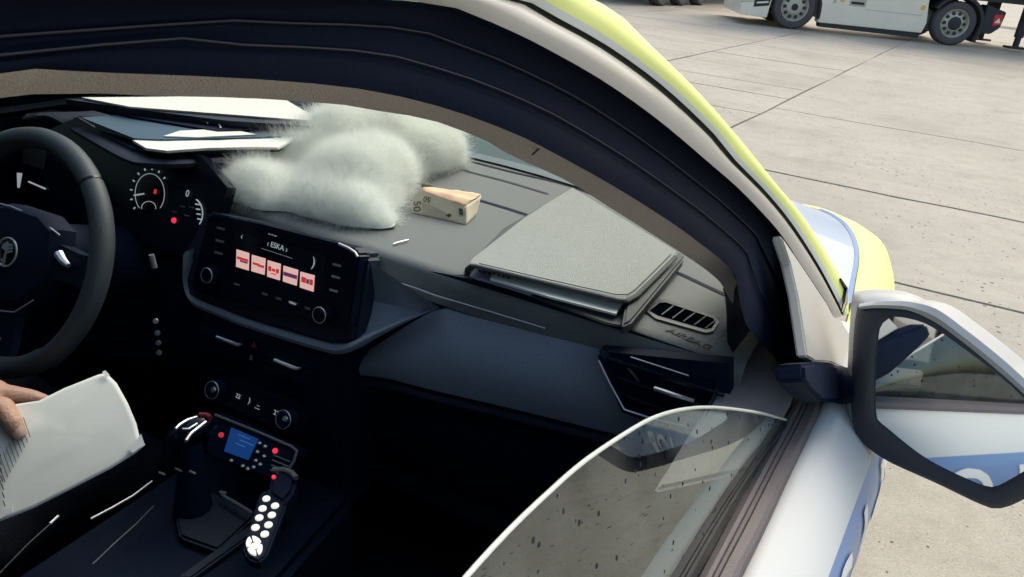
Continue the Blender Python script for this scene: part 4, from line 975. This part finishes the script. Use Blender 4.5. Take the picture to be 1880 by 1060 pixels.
nl = nail.build('thumbnail', mat('nail', (.55,.36,.29), .3), hand)
# uniformed body, seated
el = wr+(wr-dp(-60,735,-.016)).normalized()*.24
body = []
sh_r = Vector((-.19,-.50,1.14)); hipc = Vector((-.37,-.42,.58))
wr2 = wr+(wr-dp(-60,735,-.016)).normalized()*.07
elb = Vector((-.20,-.44,.86))
body += chain_balls([wr2, elb, sh_r], [.036,.048,.060])
body += chain_balls([hipc, Vector((-.37,-.47,.85)), Vector((-.37,-.52,1.08))], [.15,.145,.135])
body += chain_balls([Vector((-.56,-.52,1.13)), Vector((-.37,-.53,1.15)), sh_r], [.062,.085,.062])
body += chain_balls([Vector((-.56,-.52,1.13)), Vector((-.60,-.33,.90)), Vector((-.48,-.08,.90))], [.060,.048,.036])
for sx_ in (-.10, .10):
    body += chain_balls([hipc+Vector((sx_,0,-.03)), Vector((-.37+sx_*1.25,.02,.62)), Vector((-.37+sx_*1.1,.24,.36))], [.095,.068,.048])
    body += chain_balls([Vector((-.37+sx_*1.1,.24,.35)), Vector((-.37+sx_*1.1,.40,.34))], [.042,.036])
bodyo = blob_mesh('uniform', loc(body), .010, M['cloth'], person, 9, .008)
head = chain_balls([Vector((-.37,-.51,1.20)), Vector((-.37,-.49,1.27))], [.056,.054]) + [(Vector((-.37,-.465,1.335)), .086), (Vector((-.37,-.485,1.36)), .088), (Vector((-.37,-.42,1.29)), .055), (Vector((-.37,-.372,1.325)), .014), (Vector((-.37,-.385,1.315)), .017), (Vector((-.455,-.48,1.325)), .020), (Vector((-.285,-.48,1.325)), .020)]
hd = blob_mesh('head', loc(head), .006, M['skin'], person)
blob_mesh('hair', loc([(Vector((-.37,-.50,1.375)), .090), (Vector((-.37,-.53,1.33)), .072), (Vector((-.37,-.46,1.395)), .070)]), .008, M['hair'], hd, 30, .004)
for s in (-1, 1):
    MB().lathe([(0,.006),(.006,.005),(.010,.0)], Vector((-.37+s*.032,-.385,1.345))-po_, (0,1,0), 12).build('eye', M['white'], hd)
MB().tube([Vector((-.39,-.374,1.283))-po_, Vector((-.37,-.368,1.281))-po_, Vector((-.35,-.374,1.283))-po_], .004, 6).build('mouth', M['redplastic'], hd)
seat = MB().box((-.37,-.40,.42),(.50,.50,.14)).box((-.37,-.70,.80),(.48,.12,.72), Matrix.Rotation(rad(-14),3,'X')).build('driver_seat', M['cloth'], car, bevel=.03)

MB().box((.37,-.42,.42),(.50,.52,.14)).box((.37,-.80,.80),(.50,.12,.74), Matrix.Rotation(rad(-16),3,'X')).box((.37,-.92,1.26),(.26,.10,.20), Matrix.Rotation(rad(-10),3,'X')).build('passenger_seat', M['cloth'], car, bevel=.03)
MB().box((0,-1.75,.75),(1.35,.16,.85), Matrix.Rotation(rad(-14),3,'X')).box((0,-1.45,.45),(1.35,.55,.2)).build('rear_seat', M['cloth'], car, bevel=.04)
MB().box((-.37,-.86,1.26),(.26,.10,.20), Matrix.Rotation(rad(-10),3,'X')).build('head_rest', M['cloth'], seat, bevel=.03)
# ================================================================== TRUCKS
def wheel_thing(parent, u, y, R=.5, front=True):
    wt_ = MB().lathe([(.30,.02),(.33,-.01),(.40,-.022),(.465,-.012),(R,.03),(R,.25),(.465,.30),(.3,.29)], (u, y, R), (0,1,0), 40).build('tyre', M['tyre'], parent)
    MB().lathe([(.33,.0),(.315,-.012),(.30,.0),(.285,.04),(.27,.06),(.19,.03),(.17,.015),(.12,.012),(.0,.012)], (u, y, R), (0,1,0), 32).build('rim', M['rimgrey'], wt_)
    h_ = MB()
    for k in range(10):
        a = 2*math.pi*k/10; h_.lathe([(0,-.010),(.040,-.008),(.043,.02)], (u+.225*math.cos(a), y+.034, R+.225*math.sin(a)), (0,1,0), 8)
    h_.build('rim_holes', M['truckdark'], wt_)
    if front: MB().lathe([(0,-.03),(.06,-.03),(.075,-.01),(.08,.02)], (u, y, R), (0,1,0), 20).build('hub', M['truckdark'], wt_)
    else: MB().lathe([(0,-.02),(.10,-.02),(.15,-.005),(.155,.03)], (u, y, R), (0,1,0), 20).build('hub', M['truckdark'], wt_)
    nb = MB()
    for k in range(10):
        a = 2*math.pi*(k+.5)/10; rr = .165; nb.lathe([(0,-.012),(.012,-.012),(.014,.02)], (u+rr*math.cos(a), y+.01, R+rr*math.sin(a)), (0,1,0), 6)
    nb.build('wheel_nuts', M['rimgrey'], wt_)
    return wt_
TA = math.atan2(21.35-19.933, 1.242+2.237)
trk = empty('truck_tractor', (-2.237,19.933,0), TA, 'white truck tractor with side skirt seen from the wheels to the sills', 'truck')
for y in (0., 2.2):
    wheel_thing(trk, 0, y); wheel_thing(trk, 3.76, y, front=False)
def arch(u, R, z0, a0=0, a1=180, n=14): return [(u+R*math.cos(rad(a0+(a1-a0)*k/n)), z0+R*math.sin(rad(a0+(a1-a0)*k/n))) for k in range(n+1)]
def xz(poly, y0, y1): return MB().prism([(u, y0, z) for u, z in poly], (0, y1-y0, 0))
ca = arch(0, .60, .50, 180, 0)
xz([(-1.28,.22),(-1.30,.62),(-1.22,1.2),(-1.15,3.5),(.85,3.6),(.85,.30),(.62,.30)] + [(u, z) for u, z in reversed(ca)] + [(-.62,.20)], -.06, 2.5).build('cab', M['truckwhite'], trk, bevel=.015)
xz([(-.98,.42),(-1.0,.78),(-.60,.86),(-.63,.48)], -.066, .1).build('step_well', M['truckdark'], trk)
xz([(-.93,.50),(-.66,.54),(-.66,.58),(-.93,.54)], -.09, .05).build('step', M['satin'], trk)
xz([(-1.30,.50),(-.60,.58),(-.60,.60),(-1.30,.53)], -.064, -.05).build('bumper_line', M['rimgrey'], trk)
xz([(.60,.22),(.60,1.25),(2.98,1.25),(3.02,.90),(3.10,.45),(3.05,.22)], -.05, .3).build('side_skirt', M['truckwhite'], trk, bevel=.012)
xz([(.66,.12),(.64,.22),(3.03,.22),(3.0,.10)], -.03, .25).build('skirt_edge', M['truckdark'], trk)
xz([(.58,.30),(.50,.95),(.57,1.2),(.60,1.2),(.62,.30)], -.055, .1).build('wheel_flap', M['truckdark'], trk)
xz([(.72,.68),(.72,.93),(.91,.93),(.91,.68)], -.056, -.04).build('skirt_hatch', M['rimgrey'], trk)
xz([(1.22,.66),(1.22,.84),(1.60,.84),(1.60,.66)], -.057, -.04).build('skirt_handle', M['rimgrey'], trk)
xz([(1.26,.70),(1.26,.76),(1.56,.76),(1.56,.70)], -.062, -.04).build('handle_recess', M['truckdark'], trk)
for u in (1.05, 2.92): MB().lathe([(0,-.02),(.05,-.015),(.06,.0)], (u,-.05,.78), (0,1,0), 12).build('marker_lamp', M['amber'], trk)
xz([(1.6,.60),(2.95,.60),(2.95,.612),(1.6,.612)], -.054, -.04).build('skirt_line', M['rimgrey'], trk)
outer = arch(3.76,.63,.5,150,-20); inner_ = arch(3.76,.56,.5,150,-20)
xz([p for p in outer]+[p for p in reversed(inner_)], -.05, .45).build('rear_fender', M['truckdark'], trk)
xz([(4.34,.36),(4.36,.98),(4.84,.86),(4.80,.50),(4.62,.34)], -.02, .35).build('light_bracket', M['truckdark'], trk, bevel=.02)
xz([(4.60,.52),(4.58,.78),(4.78,.80),(4.79,.58)], -.035, .0).build('tail_light', M['redlens'], trk, bevel=.01)
xz([(4.62,.60),(4.70,.72),(4.76,.61)], -.042, -.03).build('reflector', mat('reflector', (.85,.75,.72), .3), trk)
xz([(4.28,.14),(4.30,.50),(4.40,.50),(4.36,.12)], .0, .4).build('mud_flap', M['truckdark'], trk)
MB().box((2.4,1.2,.75),(5.0,.9,.30)).build('chassis', M['truckdark'], trk)
MB().lathe([(0,.30),(.55,.30),(.55,0)], (3.6,1.2,.90), (0,0,1), 24).build('fifth_wheel', M['truckdark'], trk)
MB().tube([(2.0,.6,.5),(3.4,.6,.5)], .25, 16).build('fuel_tank', M['rimgrey'], trk)

trl = empty('semi_trailer', trk.matrix_world @ Vector((0,0,0)) if False else (-2.237,19.933,0), TA, 'tan bodied semi trailer coupled behind the white truck, standing on a black landing leg', 'trailer')
MB().box((8.6,1.2,2.65),(13.4,2.5,2.7)).build('trailer_body', M['tan'], trl)
MB().box((8.6,1.2,1.16),(13.4,2.3,.22)).build('trailer_frame', M['truckdark'], trl)
xz([(4.3,1.22),(4.3,1.34),(15.2,1.34),(15.2,1.22)], -.06, .1).build('side_rail', M['tan'], trl)
for y in (.25, 2.1):
    lg = MB().box((5.42,y,.72),(.16,.16,.8)).box((5.55,y,.80),(.20,.10,.60)).box((5.42,y,.34),(.11,.11,.5)).build('landing_leg', M['truckdark'], trl, bevel=.01)
    MB().box((5.42,y,.09),(.42,.32,.05)).build('leg_foot', M['truckdark'], lg)
MB().box((5.62,.2,.95),(.5,.3,.5)).build('tool_box', M['truckdark'], trl, bevel=.02)
for u in (11.2,12.5,13.8):
    for y in (0., 2.2): wheel_thing(trl, u, y, front=False)

lor = empty('parked_lorry', (-8.9,21.2,0), rad(-10), 'distant lorry with striped guard and dark wheels at the edge of the yard', 'truck')
MB().box((1.25,7.5,2.5),(2.5,13,2.7)).build('lorry_body', M['truckdark'], lor)
MB().box((1.25,7.0,.95),(2.0,12.5,.4)).build('chassis', M['truckdark'], lor)
gb_ = MB().box((1.2,.2,.33),(2.45,.12,.30)).box((1.2,.25,.80),(2.4,.08,.2)).build('underrun_bar', M['rimgrey'], lor, bevel=.02)
for k in range(4):
    MB().prism([(1.95+k*.12,.135,.20),(2.01+k*.12,.135,.20),(2.07+k*.12,.135,.46),(2.01+k*.12,.135,.46)], (0,-.006,0)).build('hazard_stripe', M['white'], gb_, smooth=False)
for y_ in (1.4, 2.7, 4.0, 9.5):
    for x_, s in ((2.5,-1),(0.,1)):
        MB().lathe([(.3,0),(.34,.02),(.46,.02),(.5,-.03),(.5,-.28),(.3,-.3)], (x_, y_, .5), (-s,0,0), 28).build('tyre', M['tyre'], lor)
